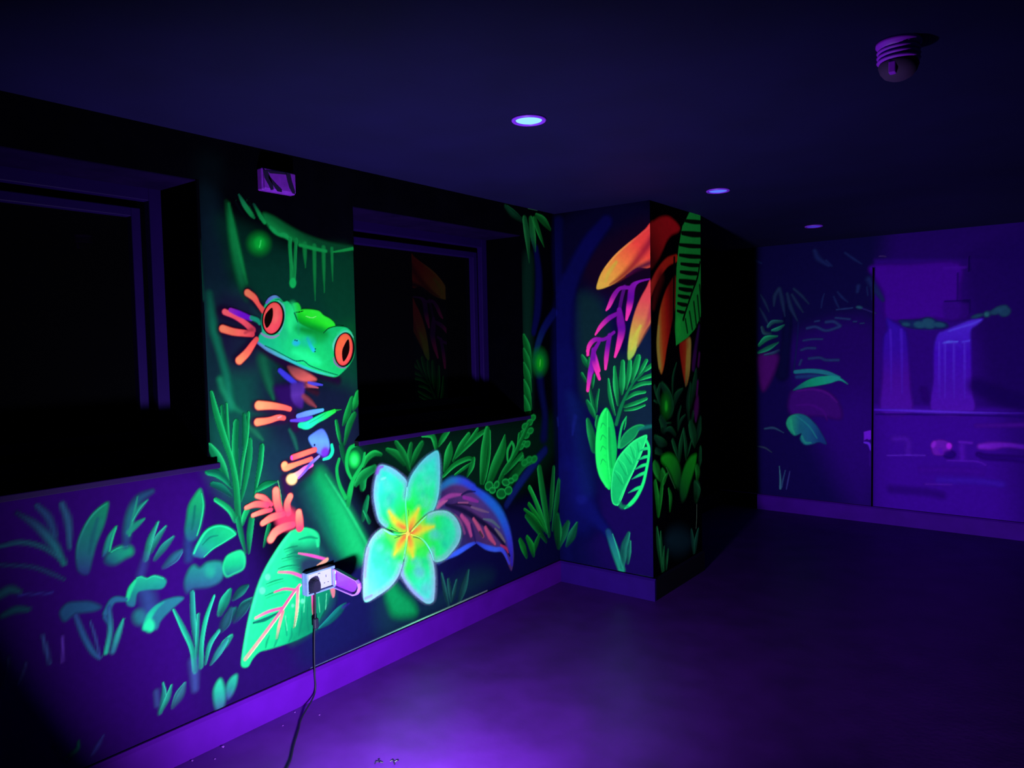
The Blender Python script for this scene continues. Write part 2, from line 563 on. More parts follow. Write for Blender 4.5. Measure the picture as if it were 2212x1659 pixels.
        me.loops.add(len(quads) * 4); me.loops.foreach_set('vertex_index', quads.astype(np.int32).ravel())
        me.polygons.add(len(quads))
        me.polygons.foreach_set('loop_start', np.arange(0, len(quads) * 4, 4, dtype=np.int32))
        me.polygons.foreach_set('loop_total', np.full(len(quads), 4, dtype=np.int32))
        at = me.attributes.new('pigment', 'FLOAT_COLOR', 'POINT')
        at.data.foreach_set('color', C.astype(np.float32).ravel())
        me.update(calc_edges=True)
        me.materials.append(mat)
        ob = bpy.data.objects.new(self.name, me)
        COL.objects.link(ob)
        if self.label: ob['label'] = self.label
        self.ob = ob
        return ob


def on(crop, *cv):
    STATE['crop'] = crop
    if cv: STATE['on'] = list(cv)


def S(pts, w, col, soft=0.5, op=1.0, rim=None, side=0, rimw=0.5, n=5, speck=0.0):
    for c in STATE['on']: c.stroke(pts, w, col, soft, op, rim, side, rimw, n, speck)


def B(pts, col, soft=12, op=1.0, grad=None, rim=None, rimw=20, smooth=True, speck=0.0, rimop=1.0):
    for c in STATE['on']: c.blob(pts, col, soft, op, grad, rim, rimw, smooth, speck, rimop)


def EL(cx, cy, rx, ry, col, soft=12, op=1.0, rot=0.0, **k):
    r = math.radians(rot)
    p = [(cx + rx * math.cos(a) * math.cos(r) - ry * math.sin(a) * math.sin(r),
          cy + rx * math.cos(a) * math.sin(r) + ry * math.sin(a) * math.cos(r)) for a in np.linspace(0, 2 * math.pi, 14, endpoint=False)]
    B(p, col, soft, op, **k)


def LEAF(pts, w, col, rim, soft=0.25, side=0, rimw=0.5, op=1.0, mid=None):
    """an airbrushed blade: dark body, one bright sprayed edge, fading out towards its base"""
    dim = lambda c: tuple(x * 0.80 for x in c)
    body = [dim(c) for c in col] if isinstance(col[0], (list, tuple)) else dim(col)
    if side == 0: side = 1 if (int(pts[0][0]) // 7) % 2 else -1
    S(pts, w, body, max(soft, 0.34), [op, op, op, op * 0.85, op * 0.4], rim=rim, side=side, rimw=1.25)
    hi = tuple(min(255, x * 1.12 + 4) for x in rim)
    n = len(pts)
    ww = list(np.interp(np.linspace(0, 1, n), np.linspace(0, 1, len(w)), w)) if isinstance(w, (list, tuple)) else [w] * n
    q = []
    for i in range(n):
        tx, ty = pts[min(i + 1, n - 1)][0] - pts[max(i - 1, 0)][0], pts[min(i + 1, n - 1)][1] - pts[max(i - 1, 0)][1]
        L = math.hypot(tx, ty) + 1e-9
        # image normal pointing to the bright side (image y runs down)
        q.append((pts[i][0] + side * ty / L * ww[i] * 0.78, pts[i][1] - side * tx / L * ww[i] * 0.78))
    S(q, [max(1.5, x * 0.16) for x in ww], hi, 0.9, [0.7 * op, 0.7 * op, 0.45 * op, 0.1 * op])

# ================================================================== the mural, left wall
bd = Canvas('painted_backdrop', 'L', 0.012, 0.0006, 0.62, 'soft navy, violet and dark green spray ground of the frog wall')
on('px', bd)
# violet ground low on the left, navy to the right
B([(-60, 1060), (455, 1002), (470, 1100), (500, 1300), (560, 1420), (640, 1470), (300, 1660), (-60, 1800)], (54, 10, 124), 120, 0.95)
B([(470, 1020), (560, 1180), (600, 1330), (700, 1400), (800, 1380), (700, 1470), (500, 1560), (430, 1500), (420, 1250)], (36, 12, 94), 90, 0.9)
B([(640, 1180), (800, 1180), (1080, 1140), (1205, 1150), (1205, 1220), (900, 1345), (680, 1440), (640, 1360)], (22, 24, 88), 60, 0.95)
B([(990, 1150), (1205, 1080), (1205, 1215), (1000, 1300)], (18, 14, 80), 60, 0.9)
B([(430, 640), (560, 640), (600, 800), (620, 1000), (560, 1100), (470, 1050), (440, 900)], (20, 92, 84), 60, 0.9)
B([(428, 420), (470, 430), (500, 600), (500, 760), (440, 900), (430, 640)], (22, 46, 66), 50, 0.9)
B([(500, 560), (640, 560), (762, 560), (772, 700), (775, 860), (640, 760), (560, 640)], (12, 84, 62), 60, 0.95)
B([(690, 560), (766, 560), (772, 720), (730, 700), (690, 640)], (8, 118, 52), 50, 0.8)
B([(470, 470), (560, 500), (640, 540), (760, 545), (762, 700), (560, 640), (500, 560)], (10, 70, 58), 50, 0.75)
B([(560, 800), (640, 820), (770, 840), (778, 1000), (720, 1020), (600, 980), (560, 900)], (24, 34, 66), 70, 0.95)
B([(480, 640), (540, 640), (570, 720), (560, 790), (500, 800), (460, 720)], (32, 24, 70), 50, 0.85)
B([(560, 960), (690, 980), (760, 1080), (800, 1180), (740, 1220), (640, 1150), (580, 1060)], (24, 50, 78), 60, 0.9)
B([(790, 965), (1145, 905), (1200, 900), (1190, 1000), (1080, 1080), (960, 1060), (820, 1000)], (8, 46, 34), 50, 0.85)
B([(1130, 560), (1152, 560), (1150, 720), (1148, 880), (1132, 880), (1128, 700)], (20, 70, 58), 25, 0.85)
B([(425, 340), (480, 345), (470, 440), (430, 450)], (16, 34, 44), 50, 0.5)
B([(820, 1290), (900, 1310), (1010, 1240), (1060, 1250), (920, 1330), (830, 1370)], (18, 62, 76), 60, 0.7)
# pale line of paint caught on top of the baseboard
on('H', bd)

log = Canvas('painted_log', 'L', 0.006, 0.0010, 0.62, 'glowing green slanting tree trunk behind the frog and the flower')
trk = Canvas('painted_tree_trunk', 'L', 0.006, 0.0009, 1.05, 'green lit painted tree trunk above the raised frog hand')
on('A', trk)
S([(470, 560), (520, 800), (570, 1100), (650, 1480), (700, 1659)], [40, 70, 90, 90, 60], [(10, 120, 60), (16, 150, 74), (16, 140, 72), (14, 110, 64), (14, 90, 60)], 0.95, [0.2, 0.9, 0.95, 0.8, 0.4])
S([(495, 580), (560, 900), (630, 1200), (700, 1480)], [25, 32, 36, 25], (18, 150, 76), 0.9, [0.6, 0.9, 0.9, 0.3])
S([(160, 1000), (170, 1300), (175, 1659)], [30, 40, 60], (20, 90, 76), 1.0, [0.2, 0.6, 0.9])
on('B', trk)
S([(120, 300), (170, 700), (250, 1000), (330, 1300), (380, 1659)], [70, 90, 80, 80, 90], (18, 118, 90), 1.0, [0.4, 0.8, 0.7, 0.8, 0.9])
S([(760, 1090), (800, 1250), (850, 1420), (890, 1560)], [110, 100, 80, 30], (18, 96, 68), 1.0, 0.8)
on('C', log, trk); STATE['on'] = [trk]
S([(250, 0), (300, 150), (420, 330), (560, 420)], [70, 70, 60, 40], (22, 130, 92), 1.0, [0.8, 0.8, 0.6, 0.2])
S([(600, 560), (680, 640), (760, 720)], [70, 60, 30], (26, 110, 82), 1.0, 0.7)
S([(1080, 600), (1130, 700), (1170, 830)], [30, 45, 30], (26, 96, 84), 1.0, 0.7)
on('E', log)
B([(600, 120), (700, 20), (790, -60), (850, 0), (950, 150), (1050, 310), (1150, 500), (1200, 620), (1230, 690), (1150, 690), (950, 660), (760, 430), (660, 290)], (14, 150, 96), 130, 0.95,
  grad=((690, 420), (960, 230), [(24, 50, 74), (20, 74, 78), (16, 118, 90), (16, 178, 102), (24, 205, 116)]))
S([(840, -20), (950, 150), (1060, 330), (1190, 570)], [12, 16, 20, 20], (36, 220, 128), 0.9, [0.5, 0.9, 0.9, 0.6])
on('D', log)
B([(400, 1440), (470, 1370), (540, 1440), (640, 1530), (680, 1620), (640, 1659), (480, 1659), (420, 1560)], (14, 176, 100), 110, 0.95)

vine = Canvas('painted_vine', 'L', 0.0036, 0.0013, 1.3, 'green painted vine with hanging drips above the frog')
on('A', vine)
B([(880, 690), (1000, 720), (1200, 840), (1400, 940), (1650, 1020), (1910, 1065), (1912, 1115), (1700, 1145), (1560, 1130), (1300, 1040), (1180, 980), (1040, 930), (940, 830)], (10, 104, 50), 45, 1.0,
  grad=((1250, 850), (1180, 1010), [(8, 70, 40), (10, 104, 50), (18, 150, 72)]))
S([(780, 590), (830, 690), (900, 790)], [20, 35, 28], [(14, 70, 56), (18, 140, 70), (20, 160, 78)], 0.6)
S([(610, 480), (670, 590), (740, 690), (780, 740)], [14, 34, 34, 18], [(16, 90, 66), (22, 140, 82), (20, 140, 72), (14, 110, 60)], 0.45)
S([(570, 560), (630, 660), (690, 740)], [18, 20, 10], (4, 10, 18), 0.4, 0.9)
S([(720, 540), (770, 640), (830, 760)], [22, 24, 18], (3, 8, 14), 0.4, 0.95)
S([(970, 850), (1010, 890), (1060, 930), (1130, 940), (1180, 980)], [25, 32, 25, 40, 30], (20, 165, 82), 0.7)
S([(1190, 980), (1190, 1100), (1205, 1300), (1215, 1500)], [26, 24, 26, 34], (16, 140, 68), 0.45, rim=(30, 190, 96), side=1, rimw=0.7)
S([(1260, 990), (1250, 1150), (1240, 1350), (1220, 1500)], [24, 22, 26, 36], (14, 128, 62), 0.5, rim=(30, 180, 92), side=1, rimw=0.7)
EL(1222, 1480, 38, 58, (16, 175, 84), 22)
for x, y0, y1, w in ((1355, 1040, 1310, 36), (1465, 1060, 1680, 32), (1570, 1080, 1590, 32), (1665, 1090, 1460, 24)):
    S([(x, y0), (x + 4, (y0 + y1) / 2), (x + 10, y1)], [w, w * 0.8, 5], (14, 126, 60), 0.7, [1, 0.9, 0.7], rim=(26, 165, 84), side=1, rimw=0.6)
S([(1300, 1050), (1400, 1075), (1500, 1100), (1600, 1120)], [28, 30, 30, 26], (16, 150, 70), 0.7)
S([(1680, 1130), (1800, 1110), (1905, 1090)], [12, 22, 26], (20, 150, 68), 0.6)

fly = Canvas('painted_firefly', 'L', 0.0036, 0.0014, 1.2, 'round green glowing firefly spot under the painted vine')
on('A', fly)
EL(835, 1035, 112, 112, (8, 150, 52), 130, 0.9)
EL(840, 1030, 55, 65, (10, 190, 60), 60, 0.9)
S([(855, 1000), (850, 1040), (840, 1075)], [6, 10, 4], (60, 250, 110), 0.8)
fly2 = Canvas('painted_firefly', 'L', 0.0036, 0.0016, 1.0, 'oval green glowing firefly spot on the blue painted tree')
on('J', fly2)
EL(1738, 335, 62, 105, (10, 150, 60), 90, 0.9)
EL(1742, 345, 30, 60, (16, 200, 40), 50)
S([(1745, 315), (1743, 345), (1740, 375)], [5, 9, 4], (90, 255, 90), 0.8)

# ---------------------------------------------------------------- grass and leaves round the frog
gr = Canvas('painted_grass', 'L', 0.0032, 0.0014, 0.66, 'tall bright green grass blades left of the frog')
on('C', gr)
G1, G2, GR = (18, 176, 96), (10, 142, 84), (34, 220, 122)
LEAF([(600, 720), (590, 950), (540, 1250), (490, 1450)], [35, 42, 32, 20], (14, 150, 86), (22, 180, 104), 0.6)
LEAF([(530, 420), (535, 620), (520, 800)], [26, 30, 20], (14, 140, 86), (20, 170, 96), 0.8)
LEAF([(585, 395), (565, 700), (510, 1000), (475, 1300)], [18, 20, 22, 20], G1, GR, 0.4, 1)
LEAF([(440, 505), (425, 800), (440, 1100), (465, 1200)], [40, 44, 34, 15], G2, (28, 200, 112), 0.4)
LEAF([(268, 320), (300, 600), (345, 850)], [22, 30, 20], G2, G1, 0.6)
LEAF([(322, 290), (336, 600), (352, 800)], [16, 20, 15], G1, GR, 0.5, 1)
LEAF([(745, 795), (725, 1000), (690, 1200), (650, 1400)], [34, 36, 26, 10], G2, GR, 0.4, 1)
LEAF([(120, 790), (200, 910), (280, 1060), (350, 1240)], [40, 66, 56, 14], (14, 150, 92), (36, 215, 124), 0.3, 1, 0.35)
LEAF([(100, 1100), (210, 1120), (310, 1190), (385, 1290)], [45, 55, 45, 15], (12, 118, 92), (22, 185, 118), 0.5, -1, 0.5)
LEAF([(150, 1250), (260, 1290), (380, 1390)], [40, 50, 20], (16, 110, 96), (20, 150, 110), 0.7)
LEAF([(190, 1430), (300, 1500), (380, 1580), (430, 1680)], [30, 38, 40, 40], (20, 190, 112), (40, 230, 140), 0.5, -1)
LEAF([(140, 150), (200, 400), (295, 700), (380, 960), (435, 1250), (465, 1700)], [22, 42, 42, 36, 42, 44], G1, (30, 215, 118), 0.35, 1, 0.6)
LEAF([(690, 1315), (790, 1255), (925, 1215)], [30, 46, 10], (12, 146, 84), (24, 190, 110), 0.4)
on('E', gr)
LEAF([(130, 340), (155, 480), (190, 620)], [30, 26, 10], (14, 130, 84), (20, 160, 100), 0.7)
LEAF([(235, 340), (218, 470), (212, 620)], [28, 30, 12], (14, 140, 88), (24, 180, 106), 0.6)
LEAF([(380, 390), (360, 480), (335, 570)], [18, 20, 8], (14, 120, 76), (24, 160, 96), 0.6)
LEAF([(200, 270), (175, 330), (165, 390)], [26, 24, 10], (20, 190, 110), GR, 0.5)
S([(450, 30), (470, 130), (485, 250)], [4, 5, 3], (90, 190, 120), 0.7)

pl = Canvas('painted_plant', 'L', 0.0032, 0.0014, 0.75, 'bright green rounded plant between the frog and the second window')
on('C', pl)
LEAF([(1632, 490), (1660, 640), (1685, 760)], [18, 26, 16], (12, 150, 70), (30, 205, 96), 0.5, -1)
LEAF([(1850, 415), (1785, 560), (1735, 770)], [36, 44, 18], (12, 130, 60), (26, 180, 84), 0.6)
LEAF([(1822, 225), (1765, 420), (1715, 545)], [30, 46, 14], (12, 150, 66), (24, 195, 88), 0.5)
LEAF([(1892, 160), (1870, 270), (1840, 360)], [34, 46, 16], (14, 165, 68), (28, 210, 90), 0.5)
LEAF([(1700, 780), (1720, 900), (1750, 1050)], [40, 36, 12], (10, 100, 60), (12, 120, 66), 0.9)
LEAF([(1950, 1290), (1960, 1150), (2080, 1060)], [40, 60, 50], (10, 132, 66), (22, 170, 84), 0.5)
LEAF([(1870, 1250), (1960, 1140), (2090, 1055)], [30, 64, 46], (10, 140, 66), (28, 185, 88), 0.4, 1, 0.4)
LEAF([(1960, 1030), (2010, 935), (2090, 880), (2170, 895)], [20, 40, 44, 26], (14, 160, 66), (34, 220, 96), 0.5, 1, 0.5)
B([(1860, 775), (1790, 830), (1755, 960), (1765, 1090), (1810, 1180), (1850, 1130), (1920, 1040), (1960, 930), (1965, 870)], (8, 90, 48), 30, 0.9)
EL(1848, 955, 62, 90, (24, 235, 90), 70)
EL(1850, 960, 34, 50, (50, 255, 120), 40)
S([(1875, 775), (1795, 825), (1758, 950), (1768, 1080), (1812, 1180)], [22, 28, 26, 26, 20], (20, 190, 84), 0.6, rim=(44, 235, 112), side=-1)
S([(1972, 880), (1950, 1000), (1890, 1100), (1830, 1210), (1795, 1350), (1775, 1500)], [16, 22, 26, 30, 40, 30], (20, 185, 84), 0.5, [1, 1, 1, 1, 0.9, 0.4], rim=(50, 240, 116), side=1)
S([(1668, 950), (1640, 1080), (1672, 1250), (1745, 1410)], [20, 22, 26, 30], (18, 175, 82), 0.5, rim=(40, 225, 108), side=-1)
LEAF([(2010, 1395), (1980, 1520), (1950, 1670)], [20, 40, 30], (14, 126, 80), (24, 165, 96), 0.7)
LEAF([(1960, 1560), (1990, 1610), (2030, 1700)], [12, 20, 30], (16, 140, 86), (30, 180, 106), 0.6)

# ---------------------------------------------------------------- the frog
fr = Canvas('painted_frog', 'L', 0.0028, 0.0017, 1.0, 'painted green tree frog with big red eyes clinging to a trunk')
on('B', fr)
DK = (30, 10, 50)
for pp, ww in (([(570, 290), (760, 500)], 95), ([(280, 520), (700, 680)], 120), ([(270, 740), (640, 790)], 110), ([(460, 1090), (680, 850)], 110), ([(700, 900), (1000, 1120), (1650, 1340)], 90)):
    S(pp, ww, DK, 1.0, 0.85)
S([(960, 1220), (1040, 1290), (1140, 1370)], [40, 48, 40], (56, 54, 205), 0.6)
B([(1050, 1170), (1180, 1190), (1300, 1250), (1395, 1320), (1350, 1345), (1230, 1352), (1120, 1290)], (205, 92, 90), 40, 0.95, grad=((1150, 1170), (1200, 1350), [(120, 56, 66), (215, 96, 92)]))
S([(1250, 1395), (1330, 1405), (1415, 1425)], [45, 30, 12], (178, 82, 96), 0.7)
S([(1300, 1362), (1380, 1380), (1465, 1390)], [20, 28, 14], (66, 66, 205), 0.6)
B([(890, 1420), (1000, 1390), (1090, 1400), (1120, 1500), (1140, 1680), (1000, 1640), (920, 1540)], (40, 12, 86), 110, 0.9)
B([(1100, 1370), (1250, 1360), (1245, 1500), (1228, 1660), (1150, 1640), (1100, 1560), (1090, 1460)], (78, 42, 146), 50, 0.95, grad=((1120, 1380), (1150, 1640), [(60, 34, 130), (84, 46, 154), (60, 26, 120)]))
on('C', fr)
S([(1240, 200), (1310, 260), (1390, 325)], [50, 55, 20], (128, 56, 70), 0.9, 0.9)
S([(1260, 60), (1300, 120), (1400, 160)], [40, 40, 60], (52, 20, 40), 1.0, 0.7)
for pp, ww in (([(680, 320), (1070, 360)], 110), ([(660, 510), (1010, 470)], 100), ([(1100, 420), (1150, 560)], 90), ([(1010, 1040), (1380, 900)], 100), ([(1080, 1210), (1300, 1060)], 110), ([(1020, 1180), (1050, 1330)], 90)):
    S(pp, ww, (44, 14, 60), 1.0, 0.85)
on('B', fr)
# back
B([(1150, 540), (1200, 498), (1290, 488), (1420, 508), (1480, 560), (1550, 598), (1600, 640), (1618, 690), (1560, 720), (1460, 770), (1360, 760), (1240, 700), (1165, 620)], (40, 245, 52), 22, 1.0,
  grad=((1400, 520), (1330, 740), [(46, 255, 60), (40, 250, 50), (14, 200, 40), (8, 140, 40)]))
S([(1270, 570), (1340, 590), (1390, 572)], [3, 5, 3], (130, 255, 130), 0.7)
B([(1118, 420), (1175, 412), (1208, 470), (1195, 512), (1140, 518), (1128, 470)], (34, 225, 66), 20)
# head
B([(697, 860), (712, 800), (745, 745), (735, 640), (755, 500), (800, 400), (870, 345), (955, 355), (1000, 400), (1050, 392), (1100, 450), (1138, 540), (1180, 640), (1260, 690), (1380, 740),
   (1460, 765), (1540, 718), (1640, 690), (1740, 705), (1812, 760), (1842, 850), (1850, 960), (1838, 1060), (1790, 1150), (1755, 1190), (1700, 1245), (1640, 1290), (1570, 1292), (1400, 1245), (1200, 1165), (1000, 1075), (850, 995), (750, 935), (700, 890)],
  (24, 205, 116), 20, 1.0, grad=((760, 900), (1500, 700), [(24, 186, 136), (26, 214, 128), (26, 224, 118), (22, 206, 112)]))
EL(1090, 590, 50, 180, (40, 250, 140), 110, 0.9, 8)
EL(1000, 760, 60, 100, (30, 200, 130), 90, 0.7)
EL(1330, 745, 190, 60, (8, 140, 44), 110, 0.9, 10)
EL(1440, 820, 110, 70, (12, 160, 60), 110, 0.7, -20)
EL(1290, 880, 90, 60, (24, 190, 160), 90, 0.6)
EL(1280, 1060, 190, 60, (36, 255, 150), 100, 0.85, 22)
EL(1180, 720, 18, 80, (20, 180, 110), 40, 0.6)
S([(1480, 770), (1540, 715), (1630, 690), (1720, 690)], [8, 12, 10, 5], (6, 60, 34), 0.8, 0.9)
S([(1130, 530), (1150, 580), (1170, 640)], [10, 12, 6], (4, 70, 40), 0.7, 0.9)
S([(1150, 522), (1190, 520), (1235, 508)], [4, 6, 3], (3, 30, 14), 0.5)
S([(1620, 1010), (1600, 920), (1640, 830), (1700, 768), (1780, 752), (1835, 820)], [20, 24, 26, 24, 20, 10], (96, 220, 196), 0.8, 0.95, speck=0.3)
S([(1650, 780), (1740, 720), (1810, 770)], [30, 28, 16], (34, 230, 140), 0.9, 0.7)
S([(940, 395), (1000, 450), (1012, 560), (985, 690), (950, 760)], [16, 20, 16, 20, 20], (96, 190, 200), 0.8, 0.95, speck=0.3)
S([(735, 775), (800, 812), (880, 822), (945, 795)], [18, 24, 24, 14], (160, 104, 196), 0.9, 0.95, speck=0.35)
S([(800, 410), (840, 365), (900, 338), (955, 352)], [22, 28, 26, 10], [(110, 90, 205), (100, 130, 215), (96, 150, 215), (60, 110, 150)], 0.6)
S([(905, 372), (950, 372), (985, 405)], [4, 8, 5], (12, 50, 60), 0.6, 0.8)
S([(1600, 1070), (1620, 1130), (1680, 1178), (1750, 1182)], [14, 20, 20, 12], (140, 66, 170), 0.9, 0.9)
# lips
S([(700, 890), (800, 960), (930, 1030), (1080, 1100), (1250, 1180), (1420, 1240), (1600, 1283)], [22, 30, 30, 26, 24, 22, 10], [(96, 120, 210), (92, 150, 205), (86, 170, 205), (60, 190, 205), (50, 200, 200), (60, 205, 190), (60, 200, 170)], 0.7, 0.95, speck=0.2)
S([(780, 922), (900, 978), (1050, 1058), (1150, 1105), (1240, 1104), (1320, 1162), (1480, 1222), (1645, 1272)], [5, 8, 7, 8, 8, 8, 7, 3], (8, 84, 76), 0.5)
EL(1152, 888, 44, 36, (36, 190, 226), 44, 0.95)
S([(1290, 840), (1330, 930), (1360, 975)], [34, 36, 36], [(28, 170, 190), (34, 190, 225), (34, 190, 255)], 0.9, [0.5, 0.8, 0.95])
for x, y in ((1140, 858), (1162, 862), (1382, 962), (1378, 992)):
    EL(x, y, 9, 8, (6, 30, 60), 6)
# forearm and leg
on('C', fr)
S([(1175, 435), (1300, 402), (1470, 362)], [34, 42, 24], [(96, 130, 255), (98, 150, 255), (80, 170, 240)], 0.45)
S([(1090, 490), (1230, 480), (1340, 448)], [20, 36, 20], (92, 60, 214), 0.6)
S([(1200, 545), (1290, 545), (1400, 480), (1500, 430), (1610, 375)], [40, 56, 48, 46, 26], [(26, 220, 150), (34, 250, 180), (30, 245, 160), (30, 240, 110), (34, 230, 66)], 0.4)
S([(1590, 375), (1640, 365), (1690, 358)], [24, 14, 4], (30, 190, 60), 0.9, 0.7)
S([(1310, 520), (1420, 460), (1510, 400)], [6, 9, 5], (14, 120, 100), 0.8, 0.8)
S([(1578, 780), (1585, 860), (1550, 925), (1480, 952)], [20, 26, 26, 20], (24, 225, 165), 0.5)
B([(1300, 700), (1350, 645), (1455, 588), (1510, 640), (1545, 740), (1545, 830), (1480, 900), (1410, 875), (1340, 790)], (86, 132, 246), 28, 1.0, grad=((1440, 590), (1420, 880), [(80, 110, 230), (92, 150, 255), (96, 120, 240)]))
EL(1495, 865, 46, 62, (104, 42, 206), 50, 0.95, 20)
EL(1372, 780, 11, 15, (10, 16, 60), 8)
# toes in red and orange
ft = Canvas('foot', 'L', 0.0028, 0.0021, 1.0, 'red spread toes of the raised frog hand', fr)
on('B', ft)
OR, RD = (255, 134, 96), (255, 92, 88)
S([(572, 292), (650, 350), (700, 430), (758, 505)], [52, 46, 32, 38], [OR, (255, 110, 90), RD, (240, 84, 84)], 0.35, rim=(232, 60, 70), rimw=0.5)
S([(300, 520), (420, 572), (540, 652), (630, 735)], [46, 42, 42, 50], [(255, 100, 110), (255, 84, 110), (246, 84, 104), (190, 60, 80)], 0.4, rim=(216, 44, 100), rimw=0.5)
S([(370, 498), (480, 545), (610, 598)], [36, 48, 40], [(150, 40, 190), (118, 22, 205), (110, 18, 196)], 0.5)
S([(620, 590), (690, 620), (715, 660)], [36, 38, 22], (22, 150, 116), 0.6)
S([(275, 720), (400, 757), (520, 772), (625, 785)], [58, 54, 50, 42], [OR, (255, 116, 92), (255, 96, 96), (220, 66, 84)], 0.35, rim=(226, 56, 64), rimw=0.5)
S([(540, 770), (620, 730)], [30, 40], (150, 40, 60), 0.9, 0.6)
S([(472, 1098), (560, 1012), (630, 912), (678, 845)], [60, 54, 44, 34], [(255, 150, 100), (255, 118, 92), RD, (235, 80, 84)], 0.35, rim=(236, 66, 70), rimw=0.5)
ft2 = Canvas('foot', 'L', 0.0028, 0.0021, 1.0, 'two orange toes of the middle frog hand', fr)
on('C', ft2)
S([(705, 308), (850, 312), (1000, 332), (1075, 352)], [70, 56, 42, 36], [(255, 166, 112), (255, 140, 100), (255, 104, 90), (250, 96, 92)], 0.35, rim=(240, 84, 70), rimw=0.5)
S([(690, 508), (820, 488), (940, 452), (1005, 458)], [58, 46, 42, 36], [(255, 150, 104), (255, 124, 96), (255, 104, 98), (240, 90, 90)], 0.35, rim=(236, 78, 70), rimw=0.5)
S([(935, 455), (975, 440)], [14, 10], (255, 150, 160), 0.8)
ft3 = Canvas('foot', 'L', 0.0028, 0.0021, 1.0, 'orange and pink toes of the lower frog foot', fr)
on('C', ft3)
S([(1110, 930), (1230, 888), (1375, 838)], [42, 42, 38], [(240, 84, 100), (255, 114, 92), (250, 96, 92)], 0.4, rim=(226, 60, 80))
S([(1095, 920), (1100, 950)], [18, 14], (170, 60, 220), 0.9)
S([(1012, 1022), (1035, 1050), (1180, 1000), (1330, 948)], [56, 52, 34, 34], [(255, 170, 110), (255, 150, 100), (255, 124, 92), (255, 96, 92)], 0.35, rim=(240, 84, 76))
S([(1100, 1185), (1180, 1120), (1260, 1060), (1340, 1020)], [62, 36, 34, 26], [(255, 206, 140), (246, 150, 170), (240, 100, 196), (236, 84, 190)], 0.4)
EL(1098, 1190, 62, 62, (255, 204, 140), 40)
S([(1180, 1175), (1250, 1100), (1330, 1000), (1425, 915)], [14, 20, 24, 18], [(150, 90, 230), (112, 84, 236), (100, 90, 240), (140, 130, 255)], 0.5)
for nm, cx, cy, rx, ry, rot, c0, c1, pup in (
        ('left', 872, 592, 112, 186, 10, (255, 96, 90), (255, 82, 100), [(866, 470), (874, 560), (850, 650), (800, 712), (770, 640), (782, 560), (818, 505)]),
        ('right', 1722, 968, 102, 190, 6, (255, 112, 66), (255, 88, 84), [(1775, 842), (1790, 950), (1768, 1040), (1715, 1112), (1698, 1010), (1718, 930)])):
    ey = Canvas('eye', 'L', 0.0022, 0.0024, 1.0, 'red %s eye of the frog with a slit pupil' % nm, fr)
    on('B', ey)
    EL(cx + 4, cy + 4, rx + 20, ry + 16, (10, 14, 16), 12, 1.0, rot)
    B([(cx + rx * math.cos(a) * math.cos(math.radians(rot)) - ry * math.sin(a) * math.sin(math.radians(rot)),
        cy + rx * math.cos(a) * math.sin(math.radians(rot)) + ry * math.sin(a) * math.cos(math.radians(rot))) for a in np.linspace(0, 2 * math.pi, 16, endpoint=False)],
      c0, 10, 1.0, grad=((cx - 60, cy - 60), (cx + 60, cy + 100), [c0, c1]), rim=(250, 66, 72), rimw=26, rimop=0.7)
    EL(cx + 36, cy - 20, 26, 80, (255, 120, 110), 60, 0.5, rot)
    B(pup, (20, 4, 6), 8)

# ---------------------------------------------------------------- coral bloom and the big veined leaf
co = Canvas('painted_coral_bloom', 'L', 0.0032, 0.0017, 0.85, 'red finger-like bloom painted under the frog')
on('E', co)
EL(520, 340, 90, 90, (196, 52, 86), 60, 0.95)
C1, C2 = (255, 138, 112), (226, 66, 100)
for pp, ww in (([(432, 112), (440, 200), (465, 285)], [36, 40, 34]), ([(278, 155), (335, 172), (395, 225)], [26, 30, 22]), ([(190, 250), (270, 222), (360, 228)], [22, 32, 32]),
               ([(245, 312), (320, 285), (392, 268)], [22, 26, 22]), ([(548, 160), (524, 220), (535, 295)], [30, 32, 32]), ([(618, 290), (622, 350), (628, 410)], [32, 40, 38]),
               ([(325, 376), (400, 330), (495, 302)], [28, 36, 30]), ([(392, 505), (430, 448), (500, 408), (570, 388)], [36, 40, 40, 34])):
    S(pp, ww, [C1, (255, 106, 98), C2], 0.35, rim=(212, 52, 80), rimw=0.5)

bl = Canvas('painted_leaf', 'L', 0.0032, 0.0015, 0.52, 'large mint green painted leaf with pink veins behind the socket')
on('E', bl)
B([(152, 1535), (158, 1430), (190, 1250), (240, 1050), (300, 860), (350, 740), (420, 620), (500, 500), (560, 440), (640, 415), (720, 422), (775, 455), (792, 510), (788, 600), (800, 700), (850, 760), (900, 860), (915, 950), (880, 1010), (845, 1060), (800, 1140), (770, 1230),
   (720, 1270), (600, 1330), (480, 1372), (380, 1402), (300, 1425), (245, 1480), (205, 1545)],
  (24, 225, 142), 16, 1.0, grad=((230, 1000), (780, 1150), [(46, 255, 164), (34, 240, 150), (22, 205, 134), (14, 150, 110)]))
B([(560, 560), (680, 560), (800, 560), (850, 690), (800, 790), (690, 830), (600, 800), (560, 680)], (26, 92, 92), 110, 0.9)
B([(640, 690), (720, 655), (830, 690), (760, 770), (680, 810), (640, 770)], (36, 50, 86), 60, 0.95)
B([(880, 960), (930, 1000), (900, 1120), (790, 1240), (770, 1200), (840, 1080)], (24, 30, 92), 30, 0.95)
S([(560, 450), (680, 430), (760, 480), (775, 560)], [20, 26, 26, 18], (40, 240, 150), 0.8)
S([(620, 510), (700, 490), (770, 500)], [10, 18, 12], (14, 130, 96), 0.9, 0.8)
S([(170, 1480), (215, 1180), (310, 850), (440, 610), (550, 455)], [14, 22, 24, 22, 14], (60, 255, 176), 0.9, 0.9)
